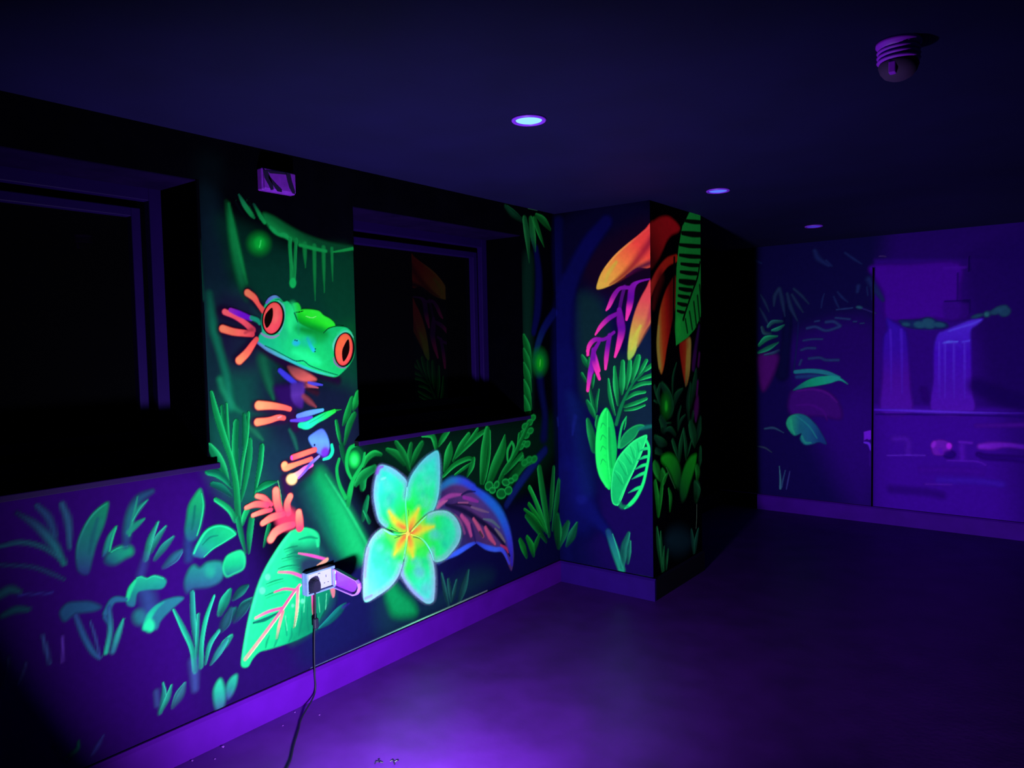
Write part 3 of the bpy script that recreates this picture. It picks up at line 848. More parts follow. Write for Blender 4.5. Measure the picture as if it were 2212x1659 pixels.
for pp in ([(500, 592), (550, 574), (610, 562)], [(480, 668), (550, 648), (625, 642)], [(450, 748), (520, 726), (620, 716)], [(355, 872), (420, 846), (490, 828)], [(345, 968), (420, 938), (510, 918)], [(520, 640), (600, 610), (680, 600)]):
    S(pp, [4, 10, 5], (12, 120, 90), 0.8, 0.85)
    S([(x + 8, y + 20) for x, y in pp], [8, 12, 6], (18, 160, 112), 1.0, 0.6)
S([(250, 1188), (350, 1158), (460, 1100)], [12, 22, 8], (16, 110, 100), 0.6)
for pp in ([(520, 1150), (515, 1200), (522, 1290)], [(470, 1230), (440, 1330), (420, 1380)], [(640, 1060), (640, 1180), (620, 1290)], [(690, 1040), (690, 1160), (700, 1250)], [(560, 1230), (560, 1290), (540, 1340)], [(380, 1290), (360, 1340), (350, 1390)]):
    S(pp, [6, 16, 10], (16, 150, 112), 0.9, 0.75)
B([(700, 900), (860, 900), (900, 1000), (800, 1180), (700, 1270), (560, 1340), (600, 1200), (660, 1040)], (12, 120, 92), 120, 0.55)
for pp in ([(510, 1130), (525, 1250)], [(670, 960), (660, 1100)], [(845, 950), (838, 1080)], [(780, 980), (790, 1100)]):
    S(pp, [3, 4], (110, 255, 190), 0.7, 0.7)
S([(185, 1480), (330, 1290), (460, 1112), (560, 962), (625, 880)], [18, 17, 15, 12, 12], [(200, 190, 160), (226, 160, 164), (222, 110, 160), (226, 96, 160), (240, 130, 170)], 0.4)
S([(205, 1475), (345, 1290), (475, 1112), (575, 962), (640, 880)], 3, (255, 236, 200), 0.6, 0.9)
PK, PK2 = (246, 84, 200), (230, 150, 160)
for pp, ww, cc in (([(618, 622), (720, 640), (845, 672)], [9, 15, 16], [(226, 110, 170), PK, (224, 90, 190)]), ([(850, 672), (815, 700), (775, 728)], [18, 20, 18], (232, 170, 146)),
                   ([(455, 775), (560, 780), (655, 815)], [13, 16, 18], [(214, 150, 160), (232, 110, 176), (250, 74, 200)]), ([(420, 938), (500, 912), (590, 920)], [8, 14, 14], (226, 100, 160)),
                   ([(268, 1148), (370, 1098), (485, 1066)], [14, 16, 14], [(236, 170, 176), (226, 110, 176), (216, 90, 160)]), ([(612, 905), (602, 1080), (578, 1225)], [15, 12, 3], [(240, 110, 160), (236, 190, 160), (160, 150, 120)]),
                   ([(490, 1098), (462, 1200), (440, 1310)], [14, 16, 12], [(240, 130, 150), (230, 180, 160), (120, 190, 140)]), ([(736, 962), (735, 1060), (740, 1140)], [18, 14, 10], [(250, 90, 190), (190, 80, 120), (200, 130, 140)]),
                   ([(888, 890), (898, 930), (902, 970)], [24, 24, 14], (226, 130, 150))):
    S(pp, ww, cc, 0.45)
S([(625, 905), (616, 1080), (590, 1215)], 2.6, (220, 255, 200), 0.6, 0.8)
for x, y, r in ((366, 815, 22), (322, 926, 24), (650, 1012, 16), (570, 1048, 12)):
    EL(x, y, r, r * 1.2, (110, 255, 196), 16, 0.8)
LEAF([(782, 1236), (870, 1170), (950, 1090), (1000, 1035)], [8, 32, 36, 14], (18, 112, 124), (26, 160, 150), 0.6, 1)
S([(980, 1060), (1030, 1030)], [24, 14], (52, 36, 150), 1.0, 0.7)

# ---------------------------------------------------------------- the plumeria
fw = Canvas('painted_flower', 'L', 0.004, 0.0020, 1.0, 'glowing mint and yellow five-petalled flower in the mural')
on('D', fw)
EL(590, 900, 130, 130, (30, 230, 90), 60)
PET = [
    ([(312, 340), (330, 280), (380, 275), (450, 302), (520, 352), (587, 432), (585, 560), (578, 750), (582, 880), (520, 890), (450, 872), (390, 850), (330, 790), (300, 690), (280, 560), (288, 440)],
     ((360, 420), (560, 860), [(58, 250, 220), (50, 255, 196), (40, 250, 150), (40, 245, 90), (180, 235, 60)]), (140, 170, 244), [(420, 700), (470, 780), (560, 840)], [(500, 820), (560, 850)]),
    ([(870, 143), (886, 260), (886, 420), (872, 560), (830, 690), (760, 765), (690, 845), (620, 895), (592, 880), (578, 750), (580, 560), (602, 430), (650, 332), (730, 232), (800, 172)],
     ((830, 220), (620, 860), [(60, 240, 220), (48, 255, 190), (44, 255, 140), (36, 250, 70), (170, 240, 60)]), (110, 200, 236), [(690, 680), (640, 780), (610, 850)], [(640, 800), (610, 870)]),
    ([(615, 890), (700, 790), (780, 722), (860, 694), (960, 700), (1042, 770), (1082, 880), (1062, 985), (1000, 1072), (930, 1142), (840, 1162), (812, 1080), (760, 985), (690, 935), (615, 918)],
     ((1060, 900), (640, 905), [(70, 250, 210), (44, 255, 170), (36, 252, 110), (60, 245, 80), (220, 225, 60)]), (150, 190, 240), [(830, 840), (740, 860), (650, 895)], [(700, 850), (630, 895)]),
    ([(590, 915), (680, 942), (750, 990), (802, 1090), (832, 1200), (842, 1350), (834, 1500), (822, 1530), (790, 1547), (740, 1532), (640, 1442), (560, 1332), (522, 1250), (548, 1130), (570, 1000)],
     ((720, 1520), (600, 950), [(80, 250, 230), (60, 255, 200), (40, 252, 120), (60, 245, 80), (200, 230, 60)]), (160, 190, 250), [(640, 1110), (625, 1040), (605, 950)], [(620, 1000), (600, 930)]),
    ([(580, 912), (500, 928), (420, 880), (352, 858), (270, 930), (212, 1050), (192, 1200), (182, 1350), (196, 1530), (320, 1472), (430, 1392), (500, 1302), (540, 1200), (567, 1060), (585, 950)],
     ((220, 1440), (560, 950), [(120, 250, 236), (84, 255, 220), (60, 255, 190), (44, 250, 110), (160, 238, 60)]), (164, 176, 252), [(470, 1090), (510, 1020), (555, 950)], [(510, 1000), (560, 935)])]
for i, (pts, grad, rim, yel, org) in enumerate(PET):
    pc_ = Canvas('petal', 'L', 0.0028, 0.0024 + 0.0002 * i, 0.76, None, fw)
    on('D', pc_)
    cx = sum(p[0] for p in pts) / len(pts); cyy = sum(p[1] for p in pts) / len(pts)
    S(pts, 16, (8, 70, 70), 1.0, 0.55, n=3)
    B(pts, (50, 255, 190), 10, 1.0, grad=grad)
    B(pts, rim, 10, 0.0)
    pc_.ops.pop()
    # dusted lavender edge
    s_ = [(cx + (x - cx) * 0.91, cyy + (y - cyy) * 0.91) for x, y in pts]
    far = [p for p in s_ if math.hypot(p[0] - 595, p[1] - 905) > 190]
    k0 = [j for j, p in enumerate(s_) if math.hypot(p[0] - 595, p[1] - 905) <= 190]
    j0 = k0[-1] + 1 if k0 and k0[-1] + 1 < len(s_) else 0
    order = [s_[(j0 + j) % len(s_)] for j in range(len(s_))]
    order = [p for p in order if math.hypot(p[0] - 595, p[1] - 905) > 190]
    S(order, 50, rim, 1.0, 0.8, speck=0.75, n=3)
    S([(cx + (x - cx) * 1.06, cyy + (y - cyy) * 1.06) for x, y in order], 12, tuple(min(255, c + 20) for c in rim), 1.0, 0.7, speck=0.6, n=3)
    for _ in range(26):        # mottled sponge dabs
        a, b = random.random(), random.random() * 0.8
        j = random.randrange(len(pts))
        mx, my = cx + (pts[j][0] - cx) * b, cyy + (pts[j][1] - cyy) * b
        if math.hypot(mx - 595, my - 905) < 230: continue
        EL(mx, my, 14 + 34 * a, 14 + 30 * a, (36, 205, 176) if random.random() < 0.6 else (120, 210, 236), 60, 0.34, random.random() * 90, speck=0.7)
    S(yel, [46, 62, 44], [(190, 240, 70), (240, 230, 60), (246, 200, 60)], 1.0, [0.5, 0.85, 0.9])
    S(yel[:2], [20, 34], (238, 226, 60), 1.0, 0.8)
    S(org, [44, 34], (240, 110, 66), 1.0, [0.5, 0.9])
    if i == 0: S([(312, 345), (330, 300), (365, 288)], [26, 30, 18], (140, 84, 220), 0.9, 0.9); EL(368, 398, 26, 10, (140, 255, 240), 20, 0.8, -20)
    if i == 3: S([(540, 1240), (560, 1320), (640, 1430), (730, 1510)], [16, 22, 26, 20], (160, 170, 250), 0.9, 0.9, speck=0.4)
    if i == 4: S([(230, 1040), (205, 1180), (200, 1300)], [22, 26, 20], (160, 150, 246), 0.9, 0.8, speck=0.3); S([(200, 1500), (260, 1470)], [24, 20], (150, 140, 246), 0.9, 0.8)
fc = Canvas('flower_centre', 'L', 0.0022, 0.0038, 1.0, 'yellow and green pinwheel centre of the flower', fw)
on('D', fc)
S([(585, 480), (572, 620), (580, 760), (592, 880)], [5, 9, 13, 12], [(130, 240, 226), (80, 250, 170), (90, 250, 110), (190, 245, 90)], 0.6)
S([(372, 868), (440, 905), (500, 912), (575, 900)], [8, 14, 10, 8], [(150, 240, 236), (110, 236, 210), (90, 240, 110), (220, 235, 80)], 0.6, 0.95)
S([(830, 1150), (800, 1060), (745, 975), (690, 935), (620, 912)], [5, 10, 12, 9, 8], [(130, 240, 230), (110, 240, 210), (90, 240, 160), (150, 240, 90), (230, 230, 80)], 0.6)
S([(555, 1130), (575, 1010), (585, 930)], [9, 13, 12], [(120, 240, 180), (110, 245, 110), (220, 235, 90)], 0.6)
S([(760, 745), (690, 815), (630, 880)], [5, 8, 10], [(120, 245, 200), (120, 250, 120), (210, 240, 90)], 0.6)
for a, b in (((520, 930), (470, 945)), ((640, 935), (700, 945)), ((440, 845), (500, 880)), ((600, 690), (600, 740)), ((560, 1090), (555, 1160))):
    S([a, b], [4, 3], (10, 120, 70), 0.8, 0.8)
EL(592, 905, 20, 22, (244, 200, 90), 16)

ul = Canvas('painted_blue_leaf', 'L', 0.0032, 0.0013, 1.0, 'curled blue leaf with pink stripes behind the flower')
on('D', ul)
B([(850, 560), (900, 470), (970, 420), (1060, 398), (1150, 420), (1230, 488), (1310, 545), (1400, 636), (1480, 738), (1532, 870), (1560, 1000), (1572, 1120), (1552, 1245), (1520, 1190), (1490, 1110), (1450, 1058), (1380, 1068), (1300, 1035), (1230, 990), (1150, 1035), (1050, 1096), (950, 1145), (850, 1150)],
  (60, 40, 104), 18, 1.0, grad=((1000, 1050), (1350, 560), [(34, 50, 120), (52, 34, 92), (84, 50, 116), (60, 60, 150)]))
S([(900, 480), (1000, 420), (1100, 425), (1200, 480)], [50, 60, 60, 50], [(34, 90, 150), (34, 110, 180), (46, 76, 214), (44, 70, 224)], 0.9)
S([(1200, 490), (1330, 590), (1430, 700), (1500, 850), (1540, 1010), (1555, 1190)], [40, 60, 60, 50, 36, 16], [(44, 66, 220), (34, 100, 226), (34, 110, 226), (44, 90, 236), (60, 56, 220), (56, 36, 190)], 0.8)
S([(940, 1130), (1050, 1080), (1150, 1020), (1225, 985)], [26, 34, 30, 16], [(50, 70, 220), (56, 100, 250), (56, 90, 246), (48, 60, 190)], 0.7)
S([(1240, 990), (1320, 1030), (1400, 1050), (1470, 1060), (1530, 1180)], [18, 34, 34, 26, 14], [(48, 60, 200), (54, 90, 250), (62, 104, 255), (64, 84, 246), (64, 60, 230)], 0.7)
S([(950, 640), (1100, 690), (1250, 780), (1380, 880), (1470, 990), (1535, 1110)], [26, 44, 44, 36, 26, 12], (24, 18, 58), 0.8)
for pp, ww, cc in (([(880, 620), (980, 560), (1090, 545)], [26, 34, 18], (150, 62, 146)), ([(1110, 570), (1180, 590), (1240, 610)], [26, 32, 20], (142, 46, 156)), ([(1090, 550), (1150, 520), (1220, 518)], [12, 22, 8], (22, 20, 74)),
                   ([(870, 660), (920, 620), (960, 600)], [30, 26, 10], (170, 84, 140)), ([(1000, 640), (1100, 630), (1180, 650)], [12, 22, 14], (34, 22, 60)), ([(1060, 620), (1150, 620)], [10, 14], (150, 80, 130)),
                   ([(1180, 660), (1270, 690), (1340, 710)], [14, 22, 10], (120, 90, 130)), ([(1090, 740), (1150, 820), (1180, 920)], [26, 34, 22], (180, 72, 140)), ([(1030, 740), (1080, 800), (1120, 900)], [22, 26, 18], (120, 60, 120)),
                   ([(1200, 770), (1250, 850), (1290, 930)], [20, 28, 18], (196, 84, 130)), ([(1310, 850), (1350, 930), (1400, 1000)], [22, 32, 16], (206, 84, 130)), ([(1290, 770), (1370, 790), (1440, 850)], [10, 24, 14], (90, 110, 130)),
                   ([(1400, 860), (1450, 920), (1490, 980)], [14, 22, 12], (120, 110, 120)), ([(1450, 1010), (1500, 1040), (1520, 1080)], [14, 20, 8], (190, 50, 110)), ([(1180, 820), (1200, 900), (1220, 980)], [14, 20, 10], (40, 26, 90)),
                   ([(1260, 890), (1285, 930)], [20, 16], (30, 44, 60)), ([(1090, 850), (1100, 930)], [14, 14], (28, 40, 80))):
    S(pp, ww, cc, 0.8, 0.9)

# ---------------------------------------------------------------- plants under and beside the second window
up = Canvas('painted_plant', 'L', 0.0032, 0.0012, 1.15, 'green sprouting stems painted just under the second window sill')
on('J', up)
U1, U2, UR = (10, 124, 48), (8, 96, 40), (26, 168, 72)
for pp, ww in (([(390, 1110), (470, 1150), (545, 1240)], [20, 40, 20]), ([(700, 1058), (650, 1150), (600, 1265)], [26, 32, 12]), ([(605, 1065), (592, 1160), (602, 1235)], [20, 26, 12]),
               ([(470, 1045), (535, 1150), (590, 1290)], [22, 34, 16])):
    LEAF(pp, ww, U2, (14, 130, 54), 0.5)
for pp, ww in (([(790, 975), (815, 1040), (828, 1125)], [26, 26, 12]), ([(935, 945), (885, 1010), (848, 1075)], [20, 30, 14]), ([(700, 990), (780, 985), (810, 1030)], [10, 26, 16])):
    LEAF(pp, ww, U1, UR, 0.5)
up2 = Canvas('painted_plant', 'L', 0.0032, 0.0015, 1.15, 'leafy green clump painted right of the flower tip')
on('J', up2)
for pp, ww in (([(952, 1050), (935, 1150), (900, 1290)], [10, 42, 18]), ([(1110, 980), (1040, 1085), (975, 1210)], [22, 28, 12]), ([(1285, 925), (1180, 995), (1080, 1090), (995, 1180)], [16, 26, 24, 12]), ([(1190, 930), (1140, 1010), (1080, 1080)], [14, 22, 12]),
               ([(885, 1345), (985, 1245), (1100, 1190), (1155, 1195)], [14, 24, 24, 16]), ([(1155, 1195), (1135, 1265), (1098, 1345)], [18, 26, 10]), ([(990, 1335), (1070, 1275), (1135, 1230)], [10, 16, 10]),
               ([(1275, 935), (1252, 1100), (1238, 1250), (1226, 1395)], [26, 36, 32, 20]), ([(1295, 950), (1292, 1150), (1262, 1330), (1240, 1410)], [12, 14, 14, 10]), ([(1432, 985), (1405, 1120), (1345, 1260), (1280, 1440)], [8, 44, 46, 26])):
    LEAF(pp, ww, U1, UR, 0.35, 0, 0.45)
up3 = Canvas('painted_bead_plant', 'L', 0.0032, 0.0018, 1.15, 'green beaded plant painted under the right end of the sill')
on('J', up3)
LEAF([(1690, 1205), (1600, 1235), (1530, 1310), (1470, 1400)], [26, 42, 46, 40], U2, (14, 120, 50), 0.5)
for x, y in ((1690, 1195), (1645, 1200), (1605, 1225), (1570, 1180), (1520, 1360)):
    EL(x, y, 26, 34, U1, 18, 1.0, 30, rim=UR, rimw=16, rimop=0.8)
LEAF([(1560, 975), (1545, 1100), (1480, 1210), (1420, 1310), (1370, 1430)], [14, 20, 18, 24, 24], U1, UR, 0.4)
LEAF([(1640, 890), (1580, 1020), (1500, 1170)], [14, 20, 10], U1, UR, 0.5)
LEAF([(1580, 1150), (1510, 1230), (1430, 1320)], [22, 24, 16], U1, UR, 0.5)
S([(1490, 1045), (1455, 1120), (1458, 1215), (1490, 1170), (1510, 1090), (1495, 1045)], [12, 14, 12, 12, 14, 12], UR, 0.6)
for x, y, rx, ry in ((1440, 1400, 36, 34), (1485, 1385, 26, 26), (1357, 1420, 24, 36), (1290, 1432, 36, 44), (1400, 1500, 44, 48), (1462, 1472, 34, 40), (1320, 1470, 30, 30)):
    EL(x, y, rx, ry, U2, 10, 1.0, 20, rim=UR, rimw=18)
vn = Canvas('painted_vine', 'L', 0.0032, 0.0012, 1.15, 'green leaf chain painted between the second window and the corner')
on('J', vn)
for y in (100, 225, 350, 500, 640):
    LEAF([(1602, y + 10), (1632, y + 110), (1668, y + 250)], [20, 36, 8], U1, UR, 0.4, 1)
for x, y in ((1680, 830), (1655, 870), (1612, 905), (1660, 945), (1595, 965), (1625, 985), (1600, 1060), (1632, 1062), (1575, 1085)):
    EL(x, y, 26, 34, U1, 12, 1.0, 35, rim=UR, rimw=16, rimop=0.9)
pm = Canvas('painted_palm', 'L', 0.0032, 0.0012, 1.8, 'green hanging palm fronds painted at the ceiling near the corner')
on('I', pm)
LEAF([(1440, 190), (1500, 250), (1590, 320)], [24, 40, 22], (10, 62, 40), (16, 84, 52), 0.9)
LEAF([(1610, 300), (1632, 450), (1652, 685)], [24, 28, 4], (18, 96, 50), (34, 128, 66), 0.4)
LEAF([(1665, 305), (1682, 450), (1702, 585)], [24, 30, 8], [(20, 112, 48), (24, 116, 66), (20, 70, 90)], (30, 134, 60), 0.4)
LEAF([(1698, 305), (1740, 430), (1782, 545)], [24, 20, 4], (14, 112, 42), (26, 140, 58), 0.4)
LEAF([(1715, 268), (1775, 315), (1834, 392)], [22, 36, 14], (12, 100, 40), (26, 130, 54), 0.35)
S([(1430, 150), (1520, 170)], [8, 10], (40, 66, 70), 0.8)
S([(1640, 205), (1720, 222)], [7, 9], (46, 96, 70), 0.8)

kg = Canvas('painted_grass', 'L', 0.0032, 0.0014, 1.2, 'green grass tuft painted low in the corner by the pier')
kg2 = Canvas('painted_grass', 'PF', 0.0045, 0.0014, 1.2, 'dim green grass painted low on the left edge of the pier')
on('K', kg, kg2)
for pp, ww, c, r in (([(740, 900), (700, 1000), (660, 1115)], [20, 40, 16], (10, 84, 54), (16, 104, 66)), ([(818, 905), (775, 1010), (728, 1105)], [10, 40, 14], (10, 84, 60), (22, 116, 80)), ([(640, 860), (650, 980), (650, 1110)], [30, 44, 16], (10, 100, 50), (16, 120, 60)),
                     ([(660, 545), (640, 720), (605, 960)], [18, 26, 14], (14, 118, 60), (26, 150, 76)), ([(612, 435), (598, 650), (582, 880)], [14, 22, 12], (18, 120, 56), (30, 150, 70)), ([(490, 440), (520, 650), (552, 850), (575, 1010)], [24, 30, 26, 18], (14, 130, 54), (28, 164, 72)),
                     ([(400, 745), (470, 850), (545, 970)], [18, 24, 14], (14, 140, 46), (24, 170, 60)), ([(362, 790), (450, 865), (530, 975)], [14, 20, 12], (12, 130, 44), (22, 160, 56)), ([(378, 845), (450, 925), (550, 1065)], [20, 34, 16], (10, 104, 42), (16, 130, 54)),
                     ([(405, 605), (450, 700), (500, 830), (552, 985)], [20, 20, 22, 14], (22, 176, 66), (34, 205, 84)),
                     ([(325, 1050), (355, 1120), (382, 1195)], [18, 30, 16], (14, 124, 46), (22, 150, 56)), ([(385, 1030), (425, 1110), (442, 1185)], [20, 32, 14], (14, 134, 48), (24, 164, 60)), ([(492, 1010), (465, 1080), (450, 1150)], [14, 22, 10], (12, 110, 46), (18, 136, 54))):
    LEAF(pp, ww, c, r, 0.45)
tb = Canvas('painted_grass', 'L', 0.006, 0.0011, 1.3, 'dim teal grass painted above the baseboard below the flower')
on('D', tb)
for pp, ww in (([(1155, 1240), (1110, 1400), (1065, 1540)], [8, 36, 16]), ([(905, 1270), (935, 1420), (972, 1570)], [10, 22, 10]), ([(1050, 1330), (1025, 1440), (1010, 1520)], [10, 20, 12]), ([(970, 1320), (985, 1420), (1000, 1530)], [10, 20, 12])):
    LEAF(pp, ww, (20, 62, 72), (28, 92, 88), 0.6)
on('px', tb)
S([(672, 1444), (800, 1387), (900, 1343), (980, 1308), (1052, 1276)], [1.2, 1.5, 2.6, 1.8, 1.0], [(60, 70, 120), (84, 120, 140), (110, 205, 165), (110, 150, 140), (90, 100, 120)], 0.7)
S([(420, 1558), (560, 1497), (672, 1446)], [0.8, 1.0, 1.0], (48, 56, 110), 0.8, 0.8)

bt = Canvas('painted_tree', 'L', 0.006, 0.0009, 1.0, 'dark blue tree painted in the corner')
bt2 = Canvas('painted_tree', 'PF', 0.006, 0.0009, 1.0, 'dark blue tree trunk with roots painted on the pier front')
on('I', bt, bt2)
S([(1710, 560), (1735, 800), (1725, 1100), (1690, 1300)], [30, 42, 44, 30], (14, 16, 92), 0.7)
S([(1905, 330), (1900, 600), (1910, 900)], [70, 70, 60], (11, 11, 76), 0.7, [0.7, 0.9, 0.9])
S([(2330, 330), (2180, 520), (2060, 740), (1960, 980)], [80, 96, 100, 110], [(13, 10, 84), (13, 11, 90), (12, 12, 84), (12, 12, 84)], 0.6)
S([(2000, 850), (1960, 1100), (1950, 1400), (1960, 1659)], [90, 130, 130, 130], (12, 12, 86), 0.7)
S([(1870, 1130), (1780, 1270), (1725, 1420), (1700, 1560)], [44, 40, 34, 24], [(16, 20, 110), (18, 28, 112), (20, 50, 110), (18, 60, 100)], 0.6)
on('J', bt, bt2)
S([(1960, 300), (1970, 600), (1990, 900), (2020, 1200), (2080, 1500), (2100, 1700)], [140, 140, 150, 170, 200, 230], (13, 14, 90), 0.7)
S([(1740, 420), (1760, 600), (1790, 800), (1780, 1000)], [50, 44, 40, 50], (14, 18, 86), 0.9, 0.9)
S([(1900, 830), (1905, 900)], [14, 10], (30, 40, 140), 1.0, 0.7)
S([(2060, 820), (2045, 900), (2035, 980)], [34, 26, 14], (24, 30, 134), 1.0, 0.8)
S([(1790, 1120), (1700, 1230), (1560, 1420), (1450, 1600)], [44, 46, 44, 36], [(16, 26, 104), (18, 30, 108), (18, 34, 112), (16, 26, 96)], 0.7)
on('K', bt, bt2)
S([(760, 500), (840, 700), (960, 850), (1090, 1010), (1140, 1150)], [180, 150, 90, 60, 50], (15, 17, 104), 0.8)
S([(700, 500), (720, 800), (740, 1200)], [120, 110, 110], (13, 13, 84), 1.0, 0.8)
EL(855, 705, 44, 40, (22, 26, 128), 50, 0.7)
on('px', bt2)
B([(1225, 850), (1262, 880), (1275, 980), (1285, 1060), (1255, 1060), (1240, 950)], (16, 34, 108), 30, 0.5)

# ---------------------------------------------------------------- plants low on the left
lp = Canvas('painted_fern', 'L', 0.008, 0.0012, 1.6, 'dim teal fan of fern fronds painted at the left picture edge'); lp.softk = 1.45
on('F', lp)
for pp, ww, cc in (([(610, 1050), (500, 850), (340, 680), (150, 560)], [45, 70, 60, 26], [(22, 86, 92), (26, 78, 96), (28, 56, 88), (24, 34, 70)]), ([(530, 790), (460, 610), (350, 495)], [40, 60, 40], (28, 52, 92)),
                   ([(665, 900), (650, 650), (590, 480)], [30, 56, 44], (32, 66, 100)), ([(580, 1010), (400, 890), (200, 848), (-20, 890)], [28, 36, 36, 30], (26, 64, 88)), ([(610, 1200), (500, 1150), (300, 1080), (-20, 1062)], [20, 34, 30, 28], (28, 42, 86))):
    S(pp, ww, cc, 0.8, 0.95)
for pp, ww, cc in (([(-20, 1360), (90, 1300), (190, 1320)], [60, 66, 30], (26, 66, 84)), ([(20, 1550), (150, 1490), (270, 1490)], [40, 56, 36], (22, 62, 80)), ([(170, 1350), (330, 1340), (500, 1330)], [20, 24, 10], (38, 30, 110))):
    S(pp, ww, cc, 0.9, 0.9)
on('G', lp)
for pp, ww, cc in (([(400, 390), (440, 520), (472, 665)], [12, 40, 14], (44, 60, 122)), ([(85, 600), (60, 750), (30, 890)], [14, 26, 30], (44, 52, 100)), ([(250, 650), (215, 760), (170, 860)], [12, 26, 16], (46, 46, 110)), ([(600, 400), (592, 650)], [10, 14], (70, 36, 140)),
                   ([(750, 1410), (735, 1480), (640, 1560)], [20, 30, 36], (18, 80, 78)), ([(500, 1450), (570, 1530), (640, 1600)], [20, 36, 40], (32, 52, 88)), ([(985, 1350), (930, 1450), (880, 1530)], [14, 36, 24], (40, 36, 110))):
    S(pp, ww, cc, 0.9, 0.9)

l1 = Canvas('painted_leaf', 'L', 0.004, 0.0013, 0.9, 'long teal curved leaf painted low under the first window'); l1.softk = 1.45
on('F', l1)
B([(1032, 463), (945, 515), (862, 600), (790, 720), (740, 850), (724, 1000), (750, 1130), (840, 1150), (880, 1010), (920, 860), (985, 700), (1018, 580)], (26, 110, 108), 26, 0.95,
  grad=((1000, 480), (800, 1150), [(22, 130, 96), (24, 116, 104), (30, 100, 112), (40, 50, 120)]))
S([(1020, 475), (940, 530), (860, 615), (790, 740), (745, 870), (735, 1000)], [10, 16, 16, 16, 16, 14], [(26, 150, 110), (36, 156, 128), (36, 150, 130), (34, 130, 124), (34, 110, 120), (34, 84, 118)], 0.8)
S([(930, 620), (880, 800), (850, 950)], [30, 40, 30], (24, 84, 100), 1.0, 0.8)
l2 = Canvas('painted_sprout', 'L', 0.004, 0.0013, 0.9, 'small teal hooked sprout painted under the first window'); l2.softk = 1.45
on('F', l2)
S([(1108, 695), (1050, 790), (1020, 900), (985, 975)], [14, 34, 46, 20], [(26, 150, 108), (30, 140, 122), (30, 124, 120), (40, 66, 126)], 0.6)
S([(1110, 705), (1075, 800), (1045, 930)], [10, 14, 12], (34, 200, 136), 0.7)
B([(1060, 932), (1130, 892), (1210, 876), (1262, 905), (1262, 960), (1190, 1000), (1090, 1060), (1010, 1040), (1010, 980)], (22, 140, 116), 46, 0.95, grad=((1200, 890), (1060, 1050), [(22, 150, 112), (26, 130, 116), (30, 80, 112)]))
S([(1060, 938), (1140, 895), (1215, 885)], [6, 10, 8], (40, 190, 140), 0.8)
l3 = Canvas('painted_frond', 'L', 0.004, 0.0013, 0.9, 'lobed teal frond painted below the first window'); l3.softk = 1.45
on('F', l3)
S([(1200, 880), (1220, 700), (1260, 540), (1330, 430), (1450, 360)], [60, 70, 70, 66, 40], [(42, 60, 130), (32, 90, 116), (30, 96, 112), (30, 74, 108), (34, 64, 108)], 0.7, [0.6, 0.95, 0.95, 0.95, 0.9])
S([(1235, 780), (1262, 650), (1290, 520), (1312, 410)], [22, 26, 20, 6], (32, 140, 116), 0.7)
S([(1270, 620), (1330, 520), (1408, 440)], [22, 32, 12], (28, 124, 110), 0.6)
S([(1265, 640), (1330, 530), (1395, 455)], [6, 8, 5], (40, 170, 140), 0.8)
S([(1230, 750), (1300, 680), (1375, 625)], [34, 38, 14], (26, 130, 110), 0.5, rim=(40, 170, 134), side=1)
l4 = Canvas('painted_grass', 'L', 0.004, 0.0013, 0.9, 'teal grass tuft painted under the middle of the first window'); l4.softk = 1.45
on('F', l4)
S([(1340, 1160), (1400, 960)], [70, 60], (50, 52, 134), 1.0, 0.8)
LEAF([(1505, 650), (1430, 820), (1385, 1010)], [10, 36, 34], (34, 142, 128), (44, 190, 150), 0.5)
LEAF([(1585, 695), (1510, 800), (1440, 940)], [10, 32, 24], (32, 132, 126), (40, 170, 144), 0.5)
LEAF([(1658, 795), (1570, 890), (1480, 1010)], [12, 40, 24], (32, 122, 126), (38, 150, 138), 0.5)
LEAF([(1730, 925), (1660, 990), (1560, 1080)], [24, 56, 30], (42, 108, 142), (46, 124, 150), 0.8)
l5 = Canvas('painted_leaf', 'L', 0.0036, 0.0013, 0.75, 'upright green leaf painted left of the grass clump'); l5.softk = 1.45
on('F', l5)
S([(1800, 1000), (1800, 800), (1840, 560)], [70, 70, 50], (40, 60, 132), 1.0, 0.8)
B([(1908, 338), (1850, 410), (1800, 500), (1780, 620), (1765, 740), (1800, 830), (1880, 800), (1925, 640), (1946, 500), (1932, 400)], (18, 150, 102), 30, 0.95, grad=((1870, 380), (1830, 820), [(24, 176, 108), (20, 150, 102), (24, 120, 110), (34, 90, 124)]))
S([(1925, 380), (1940, 500), (1915, 660), (1880, 780)], [8, 12, 12, 10], (36, 220, 142), 0.7)
S([(1860, 500), (1845, 640), (1830, 720)], [20, 26, 18], (14, 96, 90), 1.0, 0.8)
l6 = Canvas('painted_leaf', 'L', 0.0032, 0.0014, 0.72, 'mint edged pointed leaf painted left of the big veined leaf'); l6.softk = 1.45
on('F', l6)
B([(1830, 960), (1880, 850), (1950, 742), (2030, 690), (2120, 683), (2200, 712), (2250, 772), (2130, 850), (2030, 912), (1945, 988), (1890, 990)], (20, 180, 122), 18, 1.0, grad=((2120, 700), (1900, 980), [(22, 186, 118), (18, 166, 116), (24, 160, 130), (40, 100, 140)]))
S([(1850, 950), (1890, 860), (1960, 750), (2040, 700), (2120, 692), (2200, 722), (2248, 770)], [14, 18, 16, 12, 12, 12, 6], (40, 240, 156), 0.7)
S([(1945, 985), (2030, 908), (2130, 848), (2248, 772)], [4, 8, 9, 6], (40, 235, 150), 0.7)
S([(1930, 870), (2000, 800), (2080, 780)], [8, 16, 8], (14, 110, 96), 0.9, 0.9)
l7 = Canvas('painted_leaf', 'L', 0.0036, 0.0013, 0.68, 'cluster of scalloped teal leaves painted low beside the big veined leaf'); l7.softk = 1.0
on('F', l7)
